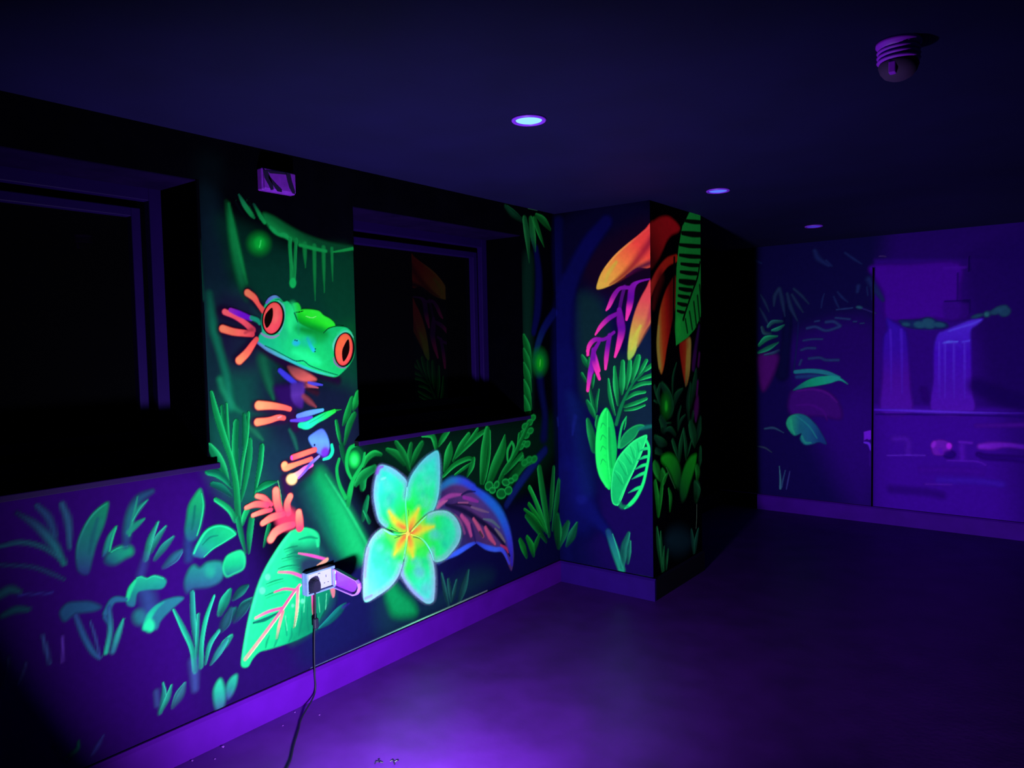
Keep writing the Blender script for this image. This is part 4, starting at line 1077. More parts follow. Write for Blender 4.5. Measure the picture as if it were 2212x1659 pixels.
S([(1380, 1300), (1420, 1420), (1430, 1600)], [130, 140, 130], (54, 80, 158), 1.0, 0.8)
B([(1200, 1390), (1225, 1300), (1280, 1215), (1340, 1172), (1400, 1190), (1470, 1162), (1560, 1186), (1585, 1230), (1540, 1290), (1400, 1300), (1310, 1330), (1285, 1450), (1220, 1450)], (28, 165, 142), 24, 1.0, grad=((1400, 1170), (1400, 1420), [(34, 190, 150), (30, 150, 142), (44, 110, 150)]))
S([(1215, 1390), (1245, 1290), (1290, 1215)], [26, 34, 20], (36, 228, 156), 0.8)
S([(1300, 1190), (1345, 1176), (1400, 1194), (1470, 1168), (1560, 1192)], [6, 8, 6, 8, 6], (50, 220, 170), 0.8)
S([(1010, 1520), (1080, 1400), (1200, 1392)], [40, 40, 30], (44, 106, 154), 0.7)
S([(1000, 1560), (1040, 1620), (1050, 1659)], [40, 36, 30], (44, 90, 150), 0.9)
B([(575, 1500), (640, 1430), (740, 1415), (860, 1415), (962, 1460), (900, 1502), (720, 1530), (620, 1600), (580, 1560)], (38, 86, 136), 50, 0.95)
B([(1760, 1230), (1800, 1112), (1850, 1064), (1905, 1092), (1980, 1038), (2080, 1028), (2125, 1062), (2115, 1200), (2000, 1270), (1850, 1290), (1780, 1330)], (34, 124, 134), 50, 0.95, grad=((1950, 1040), (1900, 1320), [(34, 142, 134), (36, 116, 134), (44, 70, 130)]))
EL(2005, 1120, 46, 56, (34, 165, 140), 70, 0.8)
B([(1370, 1680), (1400, 1550), (1470, 1460), (1560, 1402), (1680, 1368), (1752, 1380), (1690, 1440), (1600, 1520), (1530, 1600), (1490, 1680)], (40, 124, 148), 30, 0.95)
S([(1385, 1660), (1420, 1560), (1490, 1470), (1560, 1420)], [40, 44, 30, 14], [(36, 230, 170), (34, 215, 165), (34, 180, 155), (36, 150, 150)], 0.8)
EL(1425, 1640, 46, 60, (44, 255, 176), 50)
EL(1330, 1560, 60, 70, (44, 130, 150), 80, 0.8)
on('px', l7)
B([(480, 1228), (486, 1205), (500, 1194), (520, 1189), (529, 1203), (526, 1228), (505, 1240), (488, 1246)], (20, 190, 124), 6, 1.0, grad=((505, 1192), (500, 1245), [(30, 215, 134), (20, 180, 120), (30, 100, 120)]), rim=(44, 230, 150), rimw=5, rimop=0.7)
on('E', l7)
LEAF([(60, 925), (20, 1010), (-20, 1110)], [20, 46, 30], (22, 140, 116), (34, 185, 140), 0.5)
LEAF([(205, 885), (150, 930), (90, 990)], [14, 40, 22], (18, 86, 88), (26, 120, 106), 0.5)
LEAF([(240, 990), (180, 1050), (130, 1120)], [14, 44, 22], (22, 92, 94), (28, 124, 112), 0.6)
LEAF([(100, 1080), (50, 1150), (20, 1230)], [24, 44, 20], (24, 92, 100), (30, 120, 116), 0.7)
LEAF([(70, 1300), (20, 1360), (-20, 1420)], [20, 34, 20], (34, 150, 134), (40, 190, 150), 0.5)
l8 = Canvas('painted_grass', 'L', 0.0032, 0.0014, 0.7, 'bright mint grass clump painted above the baseboard on the left'); l8.softk = 1.45
on('G', l8)
S([(1850, 640), (1860, 900)], [90, 60], (66, 84, 168), 1.0, 0.7)
for pp, ww, c, r in (([(1830, -20), (1842, 250), (1856, 470)], [28, 30, 14], (36, 148, 148), (44, 190, 164)), ([(1892, 190), (1882, 400), (1872, 610)], [18, 20, 16], (34, 160, 146), (44, 200, 164)), ([(2085, 345), (2000, 475), (1955, 665)], [18, 26, 14], (38, 172, 156), (48, 210, 172)),
                     ([(2165, 430), (2090, 540), (2010, 665)], [20, 38, 14], (46, 146, 158), (50, 180, 168)), ([(2040, 10), (1965, 220), (1922, 450), (1912, 690)], [12, 24, 26, 32], (34, 200, 160), (46, 232, 176)), ([(1655, 140), (1750, 330), (1832, 520), (1862, 730)], [12, 30, 30, 38], (34, 186, 160), (48, 225, 176))):
    LEAF(pp, ww, c, r, 0.45)
l9 = Canvas('painted_grass', 'L', 0.006, 0.0013, 0.9, 'dim teal sprout painted under the left window near the floor'); l9.softk = 1.45
on('G', l9)
for pp, ww, cc in (([(720, 200), (800, 400), (885, 550), (950, 605)], [40, 46, 42, 34], [(44, 70, 136), (42, 84, 142), (42, 90, 144), (46, 80, 146)]), ([(860, 260), (905, 400), (950, 590)], [16, 24, 20], (52, 62, 140)), ([(1040, 120), (1050, 340), (1010, 555)], [28, 36, 32], [(46, 80, 146), (44, 130, 148), (40, 180, 152)]),
                   ([(1175, 235), (1125, 380), (1075, 545)], [14, 40, 36], [(40, 170, 150), (42, 160, 152), (48, 110, 150)])):
    S(pp, ww, cc, 0.6, 0.95)
l10 = Canvas('painted_sprout', 'L', 0.0036, 0.0013, 0.7, 'two short mint sprouts painted close above the baseboard'); l10.softk = 1.45
on('G', l10)
S([(1490, 930), (1500, 1050)], [50, 50], (64, 84, 162), 1.0, 0.7)
LEAF([(1552, 842), (1560, 950), (1520, 1130)], [8, 30, 30], (44, 150, 156), (50, 200, 170), 0.6)
LEAF([(1638, 865), (1600, 990), (1530, 1130)], [10, 30, 20], (44, 170, 160), (54, 215, 178), 0.6)
LEAF([(1768, 845), (1715, 960), (1650, 1075)], [14, 54, 24], (62, 124, 164), (60, 165, 166), 0.6)
B([(2096, 806), (2045, 890), (2038, 980), (2062, 1100), (2130, 1080), (2152, 970), (2132, 860)], (42, 180, 156), 34, 0.95, grad=((2090, 820), (2100, 1100), [(44, 210, 160), (42, 170, 154), (60, 90, 150)]))
on('H', l10)
B([(492, 768), (440, 790), (400, 850), (384, 930), (400, 1000), (440, 970), (482, 870)], (38, 160, 144), 30, 0.95, grad=((470, 780), (400, 990), [(40, 185, 150), (38, 150, 142), (60, 80, 150)]))
LEAF([(430, 140), (380, 260), (330, 350)], [30, 60, 30], (34, 86, 110), (38, 96, 116), 1.0)
LEAF([(600, 80), (540, 140), (470, 240)], [30, 60, 40], (26, 84, 96), (30, 100, 104), 1.0)

# ================================================================== the pier, front face
pb = Canvas('painted_backdrop', 'PF', 0.01, 0.0006, 0.9, 'navy and teal spray ground of the pier front')
on('px', pb)
B([(1206, 480), (1420, 440), (1420, 700), (1206, 700)], (12, 8, 52), 60, 0.9)
B([(1206, 700), (1420, 700), (1425, 1260), (1206, 1220)], (14, 12, 78), 60, 0.95)
B([(1290, 1080), (1425, 1020), (1425, 1260), (1300, 1235)], (28, 10, 94), 80, 0.9)
B([(1250, 640), (1300, 650), (1330, 760), (1400, 780), (1412, 980), (1330, 900), (1260, 860), (1248, 740)], (18, 52, 56), 40, 0.85)
B([(1260, 560), (1410, 470), (1410, 640), (1300, 640)], (34, 6, 36), 50, 0.6)
B([(1370, 720), (1412, 700), (1412, 960), (1360, 920)], (22, 44, 76), 40, 0.7)
hp = Canvas('painted_petal', 'PF', 0.0032, 0.0012, 1.6, 'orange to red pointed petal painted high on the pier front')
on('Lc', hp)
B([(1000, 285), (930, 330), (850, 400), (760, 472), (660, 560), (580, 650), (520, 740), (488, 820), (476, 890), (530, 888), (620, 852), (700, 800), (780, 742), (860, 690), (1000, 660)], (250, 90, 70), 14, 1.0,
  grad=((960, 320), (510, 870), [(246, 62, 66), (255, 74, 66), (255, 120, 66), (240, 160, 66), (222, 176, 70)]))
S([(1000, 420), (900, 560), (800, 690), (690, 790), (600, 850)], [70, 70, 60, 40, 16], [(150, 24, 54), (168, 30, 54), (150, 34, 44), (150, 50, 40), (170, 90, 50)], 1.0, 0.9)
S([(1000, 640), (880, 690), (760, 770)], [60, 46, 24], (60, 10, 56), 1.0, 0.9)
S([(990, 300), (850, 410), (760, 480), (650, 580), (560, 690)], [12, 14, 14, 14, 10], [(255, 84, 80), (255, 90, 74), (255, 150, 80), (255, 170, 80), (250, 180, 84)], 0.9, 0.8)
S([(660, 640), (590, 740), (560, 820)], [26, 34, 20], (214, 184, 66), 1.0, 0.8)
hp2 = Canvas('painted_petal', 'PF', 0.0032, 0.0014, 1.6, 'drooping red and yellow petal painted at the pier corner')
on('Lc', hp2)
B([(1000, 800), (940, 890), (890, 980), (840, 1100), (800, 1250), (776, 1400), (768, 1530), (785, 1560), (830, 1510), (870, 1410), (930, 1290), (1000, 1160)], (220, 70, 80), 18, 1.0,
  grad=((970, 850), (790, 1540), [(228, 66, 80), (226, 74, 84), (214, 104, 80), (200, 150, 70), (190, 190, 76), (140, 190, 80)]))
S([(1000, 1050), (960, 1200), (900, 1330), (860, 1430)], [40, 46, 36, 20], [(170, 40, 80), (176, 60, 70), (190, 110, 70), (140, 110, 70)], 1.0, 0.85)
S([(890, 1240), (840, 1340), (800, 1460)], [20, 28, 20], (196, 190, 70), 0.9, 0.9)
pu = Canvas('painted_coral_bloom', 'PF', 0.0032, 0.0015, 1.7, 'purple branching bloom with pink tips painted on the pier')
on('Lc', pu)
VP, VK = (112, 16, 150), (232, 50, 160)
for pp, ww, cc in (([(740, 870), (712, 980), (688, 1110)], [20, 20, 18], (76, 14, 112)), ([(600, 1330), (582, 1430), (568, 1540), (560, 1645)], [24, 26, 26, 14], [VP, VP, (190, 36, 160), VK]), ([(500, 1390), (445, 1500), (430, 1670)], [18, 24, 26], VP), ([(450, 1480), (470, 1560), (495, 1659)], [16, 22, 22], [VP, (180, 40, 170), VK]),
                   ([(640, 1300), (550, 1365), (460, 1370), (405, 1430), (390, 1515)], [18, 20, 26, 24, 12], [VP, VP, (140, 24, 156), (214, 44, 160), VK]), ([(670, 1125), (590, 1170), (515, 1245), (465, 1322)], [22, 28, 24, 10], [VP, (130, 20, 150), (214, 46, 164), VK]),
                   ([(690, 1090), (702, 1200), (712, 1290), (684, 1420), (650, 1530)], [28, 44, 42, 30, 14], [VP, (108, 14, 144), (116, 18, 150), (222, 46, 160), VK]), ([(800, 880), (700, 885), (640, 955), (595, 1050), (568, 1092)], [22, 22, 28, 22, 10], [VP, (120, 18, 150), (140, 24, 150), (220, 50, 166), VK]),
                   ([(975, 798), (870, 825), (812, 880), (795, 1000), (780, 1080), (758, 1180)], [10, 16, 36, 38, 32, 14], [VP, (124, 20, 164), (120, 16, 156), (110, 14, 150), (216, 44, 166), VK])):
    S(pp, ww, cc, 0.4)
on('M', pu)
for pp, ww, cc in (([(380, -20), (370, 110), (345, 220), (322, 385)], [26, 34, 30, 18], [VP, VP, (150, 30, 170), VK]), ([(370, 80), (405, 170), (438, 268)], [22, 26, 18], [VP, (214, 44, 164), VK]), ([(322, -10), (328, 30)], [20, 12], VK)):
    S(pp, ww, cc, 0.4)
pf = Canvas('painted_fern', 'PF', 0.0036, 0.0013, 1.7, 'green feathery fern frond painted on the pier front')
on('M', pf)
F1, F2, FR = (14, 140, 72), (10, 104, 60), (34, 190, 96)
for pp, ww in (([(525, 270), (545, 450), (592, 630)], [10, 24, 10]), ([(590, 150), (602, 350), (622, 530)], [14, 32, 12]), ([(670, 100), (662, 300), (660, 420)], [24, 38, 14]), ([(740, 90), (730, 220), (702, 370)], [22, 30, 12]), ([(825, 50), (792, 170), (755, 300)], [30, 38, 14]),
               ([(905, 85), (865, 160), (818, 240)], [20, 22, 10]), ([(960, 130), (915, 165), (870, 200)], [24, 24, 10]), ([(960, 232), (890, 255), (820, 285)], [24, 22, 10]), ([(960, 305), (850, 320), (745, 375)], [20, 24, 12]), ([(892, 398), (790, 415), (695, 475)], [16, 24, 12]),
               ([(905, 465), (800, 508), (690, 545)], [18, 24, 18]), ([(890, 528), (790, 565), (690, 580)], [12, 18, 14])):
    LEAF(pp, ww, F1, FR, 0.4, 0, 0.55)
S([(605, 720), (650, 560), (705, 430), (780, 300), (860, 220), (890, 180)], [24, 24, 18, 16, 14, 8], F2, 0.6)
ps = Canvas('painted_sprig', 'PF', 0.0036, 0.0013, 1.7, 'green leafy sprig painted along the left of the pier front')
on('M', ps)
for pp, ww in (([(265, 40), (295, 100), (338, 165)], [18, 32, 12]), ([(335, 60), (330, 110), (338, 165)], [12, 18, 8]), ([(262, 215), (300, 290)], [16, 20]), ([(385, 225), (372, 300), (368, 360)], [10, 18, 8]), ([(338, 360), (368, 500), (402, 640)], [12, 20, 14]), ([(432, 372), (408, 500), (406, 600)], [8, 18, 12]),
               ([(315, 490), (360, 580), (395, 660)], [18, 32, 16]), ([(322, 675), (352, 800), (390, 970)], [20, 44, 44]), ([(420, 640), (410, 720), (420, 780)], [14, 20, 12])):
    LEAF(pp, ww, F2, (22, 150, 74), 0.45)
q1 = Canvas('painted_leaf', 'PF', 0.0032, 0.0016, 1.9, 'brightest upright green leaf painted on the pier front')
on('M', q1)
B([(502, 556), (450, 630), (416, 780), (402, 900), (404, 1040), (420, 1150), (452, 1255), (500, 1335), (535, 1372), (552, 1340), (560, 1250), (598, 1100), (612, 980), (602, 850), (576, 700), (540, 600)], (12, 180, 74), 12, 1.0,
  grad=((410, 950), (600, 950), [(34, 255, 100), (22, 220, 84), (14, 184, 76), (10, 160, 72)]))
S([(500, 570), (452, 660), (424, 800), (414, 950), (420, 1100), (452, 1230), (510, 1335)], [12, 24, 24, 22, 22, 24, 20], (36, 255, 104), 0.9)
S([(518, 590), (520, 800), (524, 1050), (548, 1290)], [5, 6, 6, 5], (36, 225, 96), 0.6)
S([(535, 760), (540, 950), (560, 1150)], [20, 28, 20], (10, 136, 64), 1.0, 0.8)
for y in (700, 820, 930, 1060):
    S([(505, y + 40), (470, y + 10), (450, y + 60)], [5, 12, 6], (14, 150, 68), 0.9, 0.8)
q2 = Canvas('painted_leaf', 'PF', 0.0032, 0.0018, 1.9, 'wide green leaf with striped dark half painted on the pier front')
on('M', q2)
B([(912, 828), (840, 850), (760, 900), (680, 980), (620, 1060), (580, 1150), (560, 1260), (553, 1400), (570, 1505), (620, 1528), (645, 1470), (700, 1340), (780, 1180), (850, 1010), (895, 910)], (16, 176, 92), 12, 1.0, grad=((620, 1000), (760, 1200), [(30, 205, 104), (18, 180, 94), (14, 160, 86)]), rim=(46, 232, 124), rimw=18, rimop=0.8)
for a, b in (((700, 1000), (770, 1110)), ((760, 930), (800, 1050)), ((640, 1070), (720, 1220)), ((600, 1180), (680, 1310)), ((830, 890), (845, 990))):
    S([a, ((a[0] + b[0]) / 2 + 14, (a[1] + b[1]) / 2 - 10), b], [4, 9, 5], (36, 210, 110), 0.9, 0.8)
    S([(a[0] - 14, a[1] + 14), (b[0] - 16, b[1] + 6)], [8, 14], (10, 130, 72), 1.0, 0.7)
S([(912, 850), (860, 1000), (790, 1160), (710, 1330), (650, 1480), (620, 1530)], [6, 8, 8, 8, 8, 6], (40, 225, 116), 0.7)
S([(905, 880), (930, 950), (930, 1040), (905, 1180), (870, 1320), (810, 1440), (750, 1512), (690, 1560)], [16, 18, 16, 18, 20, 24, 26, 10], (22, 215, 106), 0.6, rim=(60, 245, 140), side=-1, rimw=0.6)
for p, q, r in (((925, 960), (890, 965), (845, 985)), ((925, 1040), (880, 1050), (820, 1080)), ((912, 1120), (860, 1135), (785, 1175)), ((898, 1200), (840, 1225), (760, 1268)), ((850, 1345), (800, 1365), (725, 1405))):
    S([p, q, r], [20, 20, 6], [(22, 205, 104), (24, 190, 104), (16, 110, 84)], 0.6)
S([(640, 1500), (660, 1540), (720, 1540)], [30, 34, 24], (14, 120, 80), 0.9, 0.7)
q3 = Canvas('painted_leaf', 'PF', 0.0036, 0.0014, 1.7, 'small dim green leaf painted behind the striped leaf on the pier')
on('M', q3)
B([(640, 910), (680, 820), (760, 750), (840, 722), (888, 738), (835, 782), (795, 850), (725, 915), (650, 965)], (12, 124, 70), 14, 1.0, rim=(30, 170, 92), rimw=16, rimop=0.8)
S([(708, 642), (668, 720), (642, 830), (630, 950)], [6, 14, 14, 16], (22, 170, 84), 0.5)
S([(706, 650), (698, 720), (684, 775)], [5, 10, 4], (20, 150, 78), 0.6)
S([(830, 770), (900, 750), (960, 740)], [26, 34, 30], (18, 104, 96), 0.9, 0.8)
q4 = Canvas('painted_sprout', 'PF', 0.004, 0.0014, 1.4, 'teal sprout painted above the pier baseboard')
on('K', q4)
S([(1085, 985), (1140, 1140), (1195, 1300)], [34, 44, 40], [(20, 60, 110), (26, 120, 118), (26, 140, 112)], 0.6)
S([(1120, 1000), (1165, 1140), (1205, 1290)], [5, 9, 8], (40, 170, 140), 0.8)
LEAF([(1258, 990), (1220, 1120), (1200, 1290)], [14, 40, 22], (20, 100, 96), (32, 140, 116), 0.5)
LEAF([(1268, 1060), (1258, 1150), (1248, 1250)], [10, 24, 14], (20, 100, 94), (34, 140, 114), 0.5)
S([(955, 1276), (1050, 1305), (1180, 1335), (1300, 1345), (1450, 1372)], [3, 6, 7, 4, 2], (40, 62, 100), 0.8, 0.8)

# ================================================================== the pier, side face
rb = Canvas('painted_petal', 'PR', 0.005, 0.0010, 5.0, 'deep red rounded petal painted on the pier side')
on('Lc', rb)
B([(975, 310), (1020, 250), (1080, 215), (1150, 210), (1210, 250), (1258, 310), (1242, 352), (1180, 382), (1135, 440), (1100, 520), (1050, 620), (975, 690)], (136, 14, 20), 30, 1.0, grad=((1180, 250), (1010, 620), [(150, 14, 22), (130, 14, 18), (60, 6, 10)]))
rb2 = Canvas('painted_petal', 'PR', 0.005, 0.0012, 5.0, 'red arched petal painted left of the banana leaf on the pier side')
on('Lc', rb2)
S([(1225, 600), (1140, 640), (1060, 740), (1000, 860), (970, 960)], [44, 46, 42, 36, 26], [(160, 30, 16), (158, 28, 18), (146, 26, 20), (140, 30, 24), (100, 16, 20)], 0.5)
S([(1080, 780), (1030, 940), (1010, 1060)], [60, 50, 30], (60, 8, 12), 1.0, 0.8)
rb3 = Canvas('painted_petal', 'PR', 0.005, 0.0014, 4.6, 'long red and yellow drooping petal painted on the pier side')
on('Lc', rb3)
B([(1222, 770), (1150, 860), (1100, 980), (1066, 1120), (1046, 1300), (1044, 1450), (1056, 1600), (1085, 1690), (1112, 1600), (1135, 1450), (1165, 1300), (1195, 1150), (1225, 1000)], (148, 26, 16), 22, 1.0, grad=((1050, 1250), (1180, 1230), [(150, 110, 40), (160, 50, 20), (140, 20, 16), (90, 10, 10)]))
S([(1060, 1250), (1052, 1420), (1070, 1620)], [14, 20, 20], (140, 124, 50), 0.9)
B([(1255, 1430), (1300, 1380), (1358, 1355), (1362, 1500), (1350, 1680), (1320, 1800), (1290, 1700)], (140, 30, 16), 22, 1.0, grad=((1270, 1500), (1350, 1500), [(130, 20, 16), (140, 40, 18), (150, 120, 50)]))
on('M', rb3)
S([(1320, 0), (1310, 150), (1295, 330)], [26, 26, 12], [(150, 120, 44), (140, 120, 46), (90, 80, 40)], 0.9)
bn = Canvas('painted_leaf', 'PR', 0.0036, 0.0020, 5.5, 'green banana leaf with dark cross stripes on the pier side')
on('Lc', bn)
B([(1350, 165), (1430, 178), (1470, 200), (1462, 260), (1456, 400), (1452, 600), (1458, 800), (1462, 1000), (1455, 1150), (1400, 1270), (1330, 1350), (1222, 1425), (1214, 1300), (1218, 1000), (1226, 700), (1246, 500), (1282, 300), (1312, 245)], (16, 124, 42), 10, 1.0, smooth=False,
  grad=((1330, 200), (1300, 1350), [(22, 134, 50), (20, 126, 44), (18, 120, 40), (18, 132, 44)]))
for y, xa_, xb_, w in ((255, 1310, 1470, 24), (372, 1285, 1468, 32), (482, 1262, 1455, 24), (580, 1262, 1448, 24), (662, 1275, 1440, 22), (738, 1270, 1420, 24), (825, 1262, 1400, 34), (895, 1258, 1370, 24), (962, 1250, 1345, 22), (1035, 1245, 1325, 22), (1105, 1240, 1300, 18)):
    S([(xa_ - 6, y - 8), ((xa_ + xb_) / 2, y + 4), (xb_, y + 8)], [w * 0.8, w * 1.15, w], (3, 12, 6), 0.4, 1.0)
S([(1448, 640), (1425, 780), (1375, 920), (1320, 1080), (1290, 1180)], [8, 10, 10, 10, 12], (3, 16, 6), 0.5)
for p, q in (((1310, 1180), (1330, 1300)), ((1350, 1110), (1375, 1270)), ((1390, 1020), (1415, 1240)), ((1425, 960), (1445, 1190)), ((1445, 860), (1465, 1080))):
    S([p, q], [10, 9], (4, 34, 14), 0.5, 0.95)
EL(1245, 1250, 26, 90, (22, 150, 46), 50, 0.8)
S([(1205, 600), (1200, 900), (1198, 1200), (1200, 1420)], [10, 8, 8, 6], (3, 3, 4), 0.6, 0.9)
rp = Canvas('painted_plant', 'PR', 0.005, 0.0012, 4.8, 'dim green undergrowth painted low on the pier side')
on('M', rp)
R1, R2, RR = (12, 66, 34), (10, 48, 32), (20, 88, 46)
for pp, ww in (([(1060, 330), (1110, 420), (1140, 560), (1120, 640)], [30, 44, 44, 20]), ([(985, 340), (1010, 420), (1040, 520)], [14, 22, 12]), ([(1040, 330), (1020, 420), (1040, 520)], [16, 22, 12]), ([(980, 480), (1020, 500)], [12, 20]), ([(1265, 370), (1210, 430), (1180, 530)], [14, 34, 16]),
               ([(1205, 110), (1170, 250), (1165, 460)], [6, 12, 8]), ([(1400, 180), (1385, 320), (1340, 560)], [12, 30, 14]), ([(1340, 320), (1315, 500), (1325, 700)], [14, 22, 12]), ([(1245, 540), (1220, 640), (1215, 760)], [8, 14, 10]), ([(1290, 630), (1250, 680), (1220, 780)], [10, 16, 10]), ([(1090, 780), (1140, 770), (1190, 830)], [20, 34, 20]),
               ([(1100, 715), (1150, 710)], [10, 14]), ([(990, 850), (1040, 900), (1100, 920)], [30, 60, 30]), ([(1000, 980), (1050, 1000)], [40, 40]), ([(1050, 660), (1080, 740), (1060, 780)], [30, 40, 20]), ([(1440, 660), (1425, 780), (1400, 900)], [14, 30, 12]), ([(1370, 600), (1350, 700)], [14, 20])):
    LEAF(pp, ww, R2, R1, 0.6)
for pp, ww in (([(1345, 720), (1370, 820), (1385, 930)], [30, 44, 16]), ([(1165, 880), (1190, 960), (1225, 1060)], [16, 22, 12]), ([(1275, 765), (1245, 930), (1235, 1080)], [8, 24, 12]), ([(1275, 765), (1295, 930), (1300, 1060)], [8, 20, 12]), ([(1355, 860), (1330, 960), (1310, 1040)], [5, 10, 5]), ([(1440, 960), (1440, 1050), (1430, 1140)], [14, 22, 10])):
    LEAF(pp, ww, R1, RR, 0.5)
B([(1060, 1040), (1130, 1015), (1200, 1060), (1240, 1160), (1252, 1300), (1240, 1370), (1190, 1330), (1150, 1220), (1100, 1140), (1055, 1090)], (14, 100, 24), 40, 1.0, grad=((1100, 1030), (1230, 1340), [(16, 124, 22), (14, 100, 24), (6, 44, 20)]))
B([(1398, 1020), (1340, 1050), (1290, 1130), (1250, 1260), (1238, 1400), (1260, 1490), (1300, 1440), (1340, 1300), (1385, 1150), (1400, 1060)], (14, 110, 26), 34, 1.0, grad=((1380, 1030), (1260, 1470), [(18, 134, 24), (14, 108, 26), (6, 50, 24)]))
S([(1100, 1150), (1140, 1240), (1190, 1360)], [4, 8, 4], (40, 90, 50), 0.7, 0.8)
for pp, ww in (([(985, 1105), (1010, 1180), (1040, 1260)], [22, 46, 24]), ([(1060, 1190), (1070, 1250), (1060, 1310)], [22, 36, 20]), ([(1112, 1215), (1085, 1270), (1065, 1320)], [10, 20, 14]), ([(990, 1300), (1010, 1450), (1020, 1620)], [20, 26, 16]), ([(1060, 1310), (1045, 1450), (1025, 1630)], [16, 22, 14]),
               ([(1405, 1150), (1415, 1200), (1410, 1270)], [22, 28, 14]), ([(1125, 1360), (1145, 1450), (1140, 1580)], [8, 20, 10])):
    LEAF(pp, ww, (14, 104, 30), (24, 130, 40), 0.5)
LEAF([(1385, 1310), (1405, 1370), (1400, 1450)], [24, 44, 30], R1, RR, 0.6)
S([(1405, 1520), (1403, 1659), (1398, 1760)], [4, 4, 3], (70, 90, 74), 0.7)
on('K', rp)
LEAF([(1495, 950), (1510, 1100), (1545, 1320)], [10, 22, 14], R1, (24, 100, 54), 0.5)
LEAF([(1530, 980), (1535, 1120), (1545, 1310)], [6, 14, 12], R1, (24, 100, 54), 0.5)
LEAF([(1560, 1110), (1555, 1220), (1560, 1310)], [6, 12, 8], R1, (24, 100, 54), 0.5)
LEAF([(1590, 1130), (1580, 1220), (1575, 1300)], [6, 12, 8], R1, (24, 96, 54), 0.5)
LEAF([(1790, 970), (1800, 1060), (1810, 1160)], [10, 18, 12], (18, 66, 52), (24, 84, 62), 0.6)
LEAF([(1850, 960), (1830, 1060), (1820, 1160)], [8, 18, 12], (18, 66, 52), (26, 90, 66), 0.6)
EL(1680, 1060, 110, 110, (10, 30, 40), 120, 0.8)
rv = Canvas('painted_sprig', 'PR', 0.006, 0.0014, 3.92, 'dim purple sprig painted on the back edge of the pier side')
on('M', rv)
for pp, ww in (([(1390, 0), (1375, 100), (1365, 170)], [20, 24, 14]), ([(1430, 20), (1420, 130)], [14, 16]), ([(1415, 300), (1405, 420)], [14, 16]), ([(1410, 470), (1400, 570), (1395, 680)], [24, 36, 14])):
    S(pp, ww, (70, 14, 76), 0.8, 0.9)
on('Lc', rv)
S([(1440, 1240), (1425, 1340), (1400, 1500), (1390, 1640)], [14, 22, 26, 20], (48, 12, 70), 0.9, 0.9)
rf = Canvas('painted_firefly', 'PR', 0.005, 0.0018, 3.92, 'small green glowing spot painted on the pier side')
on('M', rf)
EL(1098, 530, 44, 110, (10, 96, 24), 90, 0.9)
EL(1100, 540, 14, 50, (24, 160, 30), 30)

# ================================================================== the far wall
fb = Canvas('painted_backdrop', 'F', 0.008, 0.0006, 2.0, 'violet and navy spray ground of the waterfall wall, light falloff painted at right')
on('px', fb)
B([(1560, 440), (2330, 440), (2330, 1160), (1560, 1100)], (30, 5, 92), 10, 1.0, smooth=False)
B([(1560, 460), (1880, 460), (1900, 600), (1895, 760), (1780, 800), (1560, 800)], (12, 8, 58), 60, 0.97)
B([(1560, 760), (1700, 780), (1740, 900), (1820, 960), (1880, 1040), (1890, 1110), (1560, 1110)], (14, 6, 66), 70, 0.95)
B([(1700, 740), (1890, 700), (1890, 1000), (1800, 940), (1740, 860)], (30, 4, 92), 60, 0.9)
B([(2080, 560), (2330, 560), (2330, 840), (2130, 880), (2110, 760)], (24, 4, 80), 60, 0.9)
B([(1889, 560), (2330, 560), (2330, 1180), (1887, 1110)], (40, 5, 116), 12, 0.9, smooth=False)
B([(2085, 560), (2330, 540), (2330, 860), (2150, 880), (2115, 760)], (26, 4, 84), 70, 0.9)
B([(1889, 875), (2330, 885), (2330, 1180), (1887, 1110)], (54, 7, 146), 14, 0.85, smooth=False)
B([(2150, 560), (2330, 560), (2330, 1180), (2200, 1140)], (24, 4, 84), 110, 0.7)  # lamp falloff painted in: ground darkens towards the right end
B([(1760, 900), (1884, 860), (1884, 1100), (1820, 1060)], (36, 5, 108), 90, 0.8)
sk = Canvas('painted_sky', 'F', 0.012, 0.0010, 2.0, 'flat violet sky patch painted above the waterfalls')
on('P', sk)
B([(95, 450), (500, 430), (1000, 420), (1010, 700), (1000, 980), (700, 980), (300, 1010), (240, 940), (232, 740), (160, 600)], (58, 5, 142), 60, 0.95)
B([(850, 820), (1080, 830), (1090, 980), (870, 990)], (44, 6, 118), 50, 0.8)
S([(1105, 360), (1105, 500)], [16, 16], (18, 3, 76), 0.8, 0.9)
S([(995, 520), (993, 800)], [12, 12], (24, 4, 88), 0.8, 0.9)
S([(860, 808), (1110, 808)], [14, 14], (20, 3, 80), 0.8, 0.9)
S([(1112, 800), (1112, 920)], [14, 14], (22, 4, 84), 0.8, 0.9)
S([(850, 470), (1070, 462)], [22, 22], (64, 12, 150), 0.9, 0.8)
wf = Canvas('painted_waterfall', 'F', 0.009, 0.0012, 2.0, 'left narrow blue violet waterfall painted on the far wall')
on('P', wf)
B([(262, 985), (330, 1020), (430, 1085), (470, 1160), (490, 1400), (505, 1700), (510, 1950), (215, 1950), (218, 1600), (228, 1200), (270, 1100)], (52, 12, 158), 50, 0.95, grad=((300, 1000), (350, 1900), [(46, 14, 160), (50, 10, 156), (66, 12, 150), (70, 14, 160)]))
for x, w in ((300, 20), (410, 24)):
    S([(x, 1100), (x + 6, 1300), (x + 10, 1750)], [w, w, w * 0.6], (66, 24, 186), 1.0, [0.9, 0.7, 0.3])
wf2 = Canvas('painted_waterfall', 'F', 0.009, 0.0012, 2.0, 'right wide blue violet waterfall painted on the far wall')
on('P', wf2)
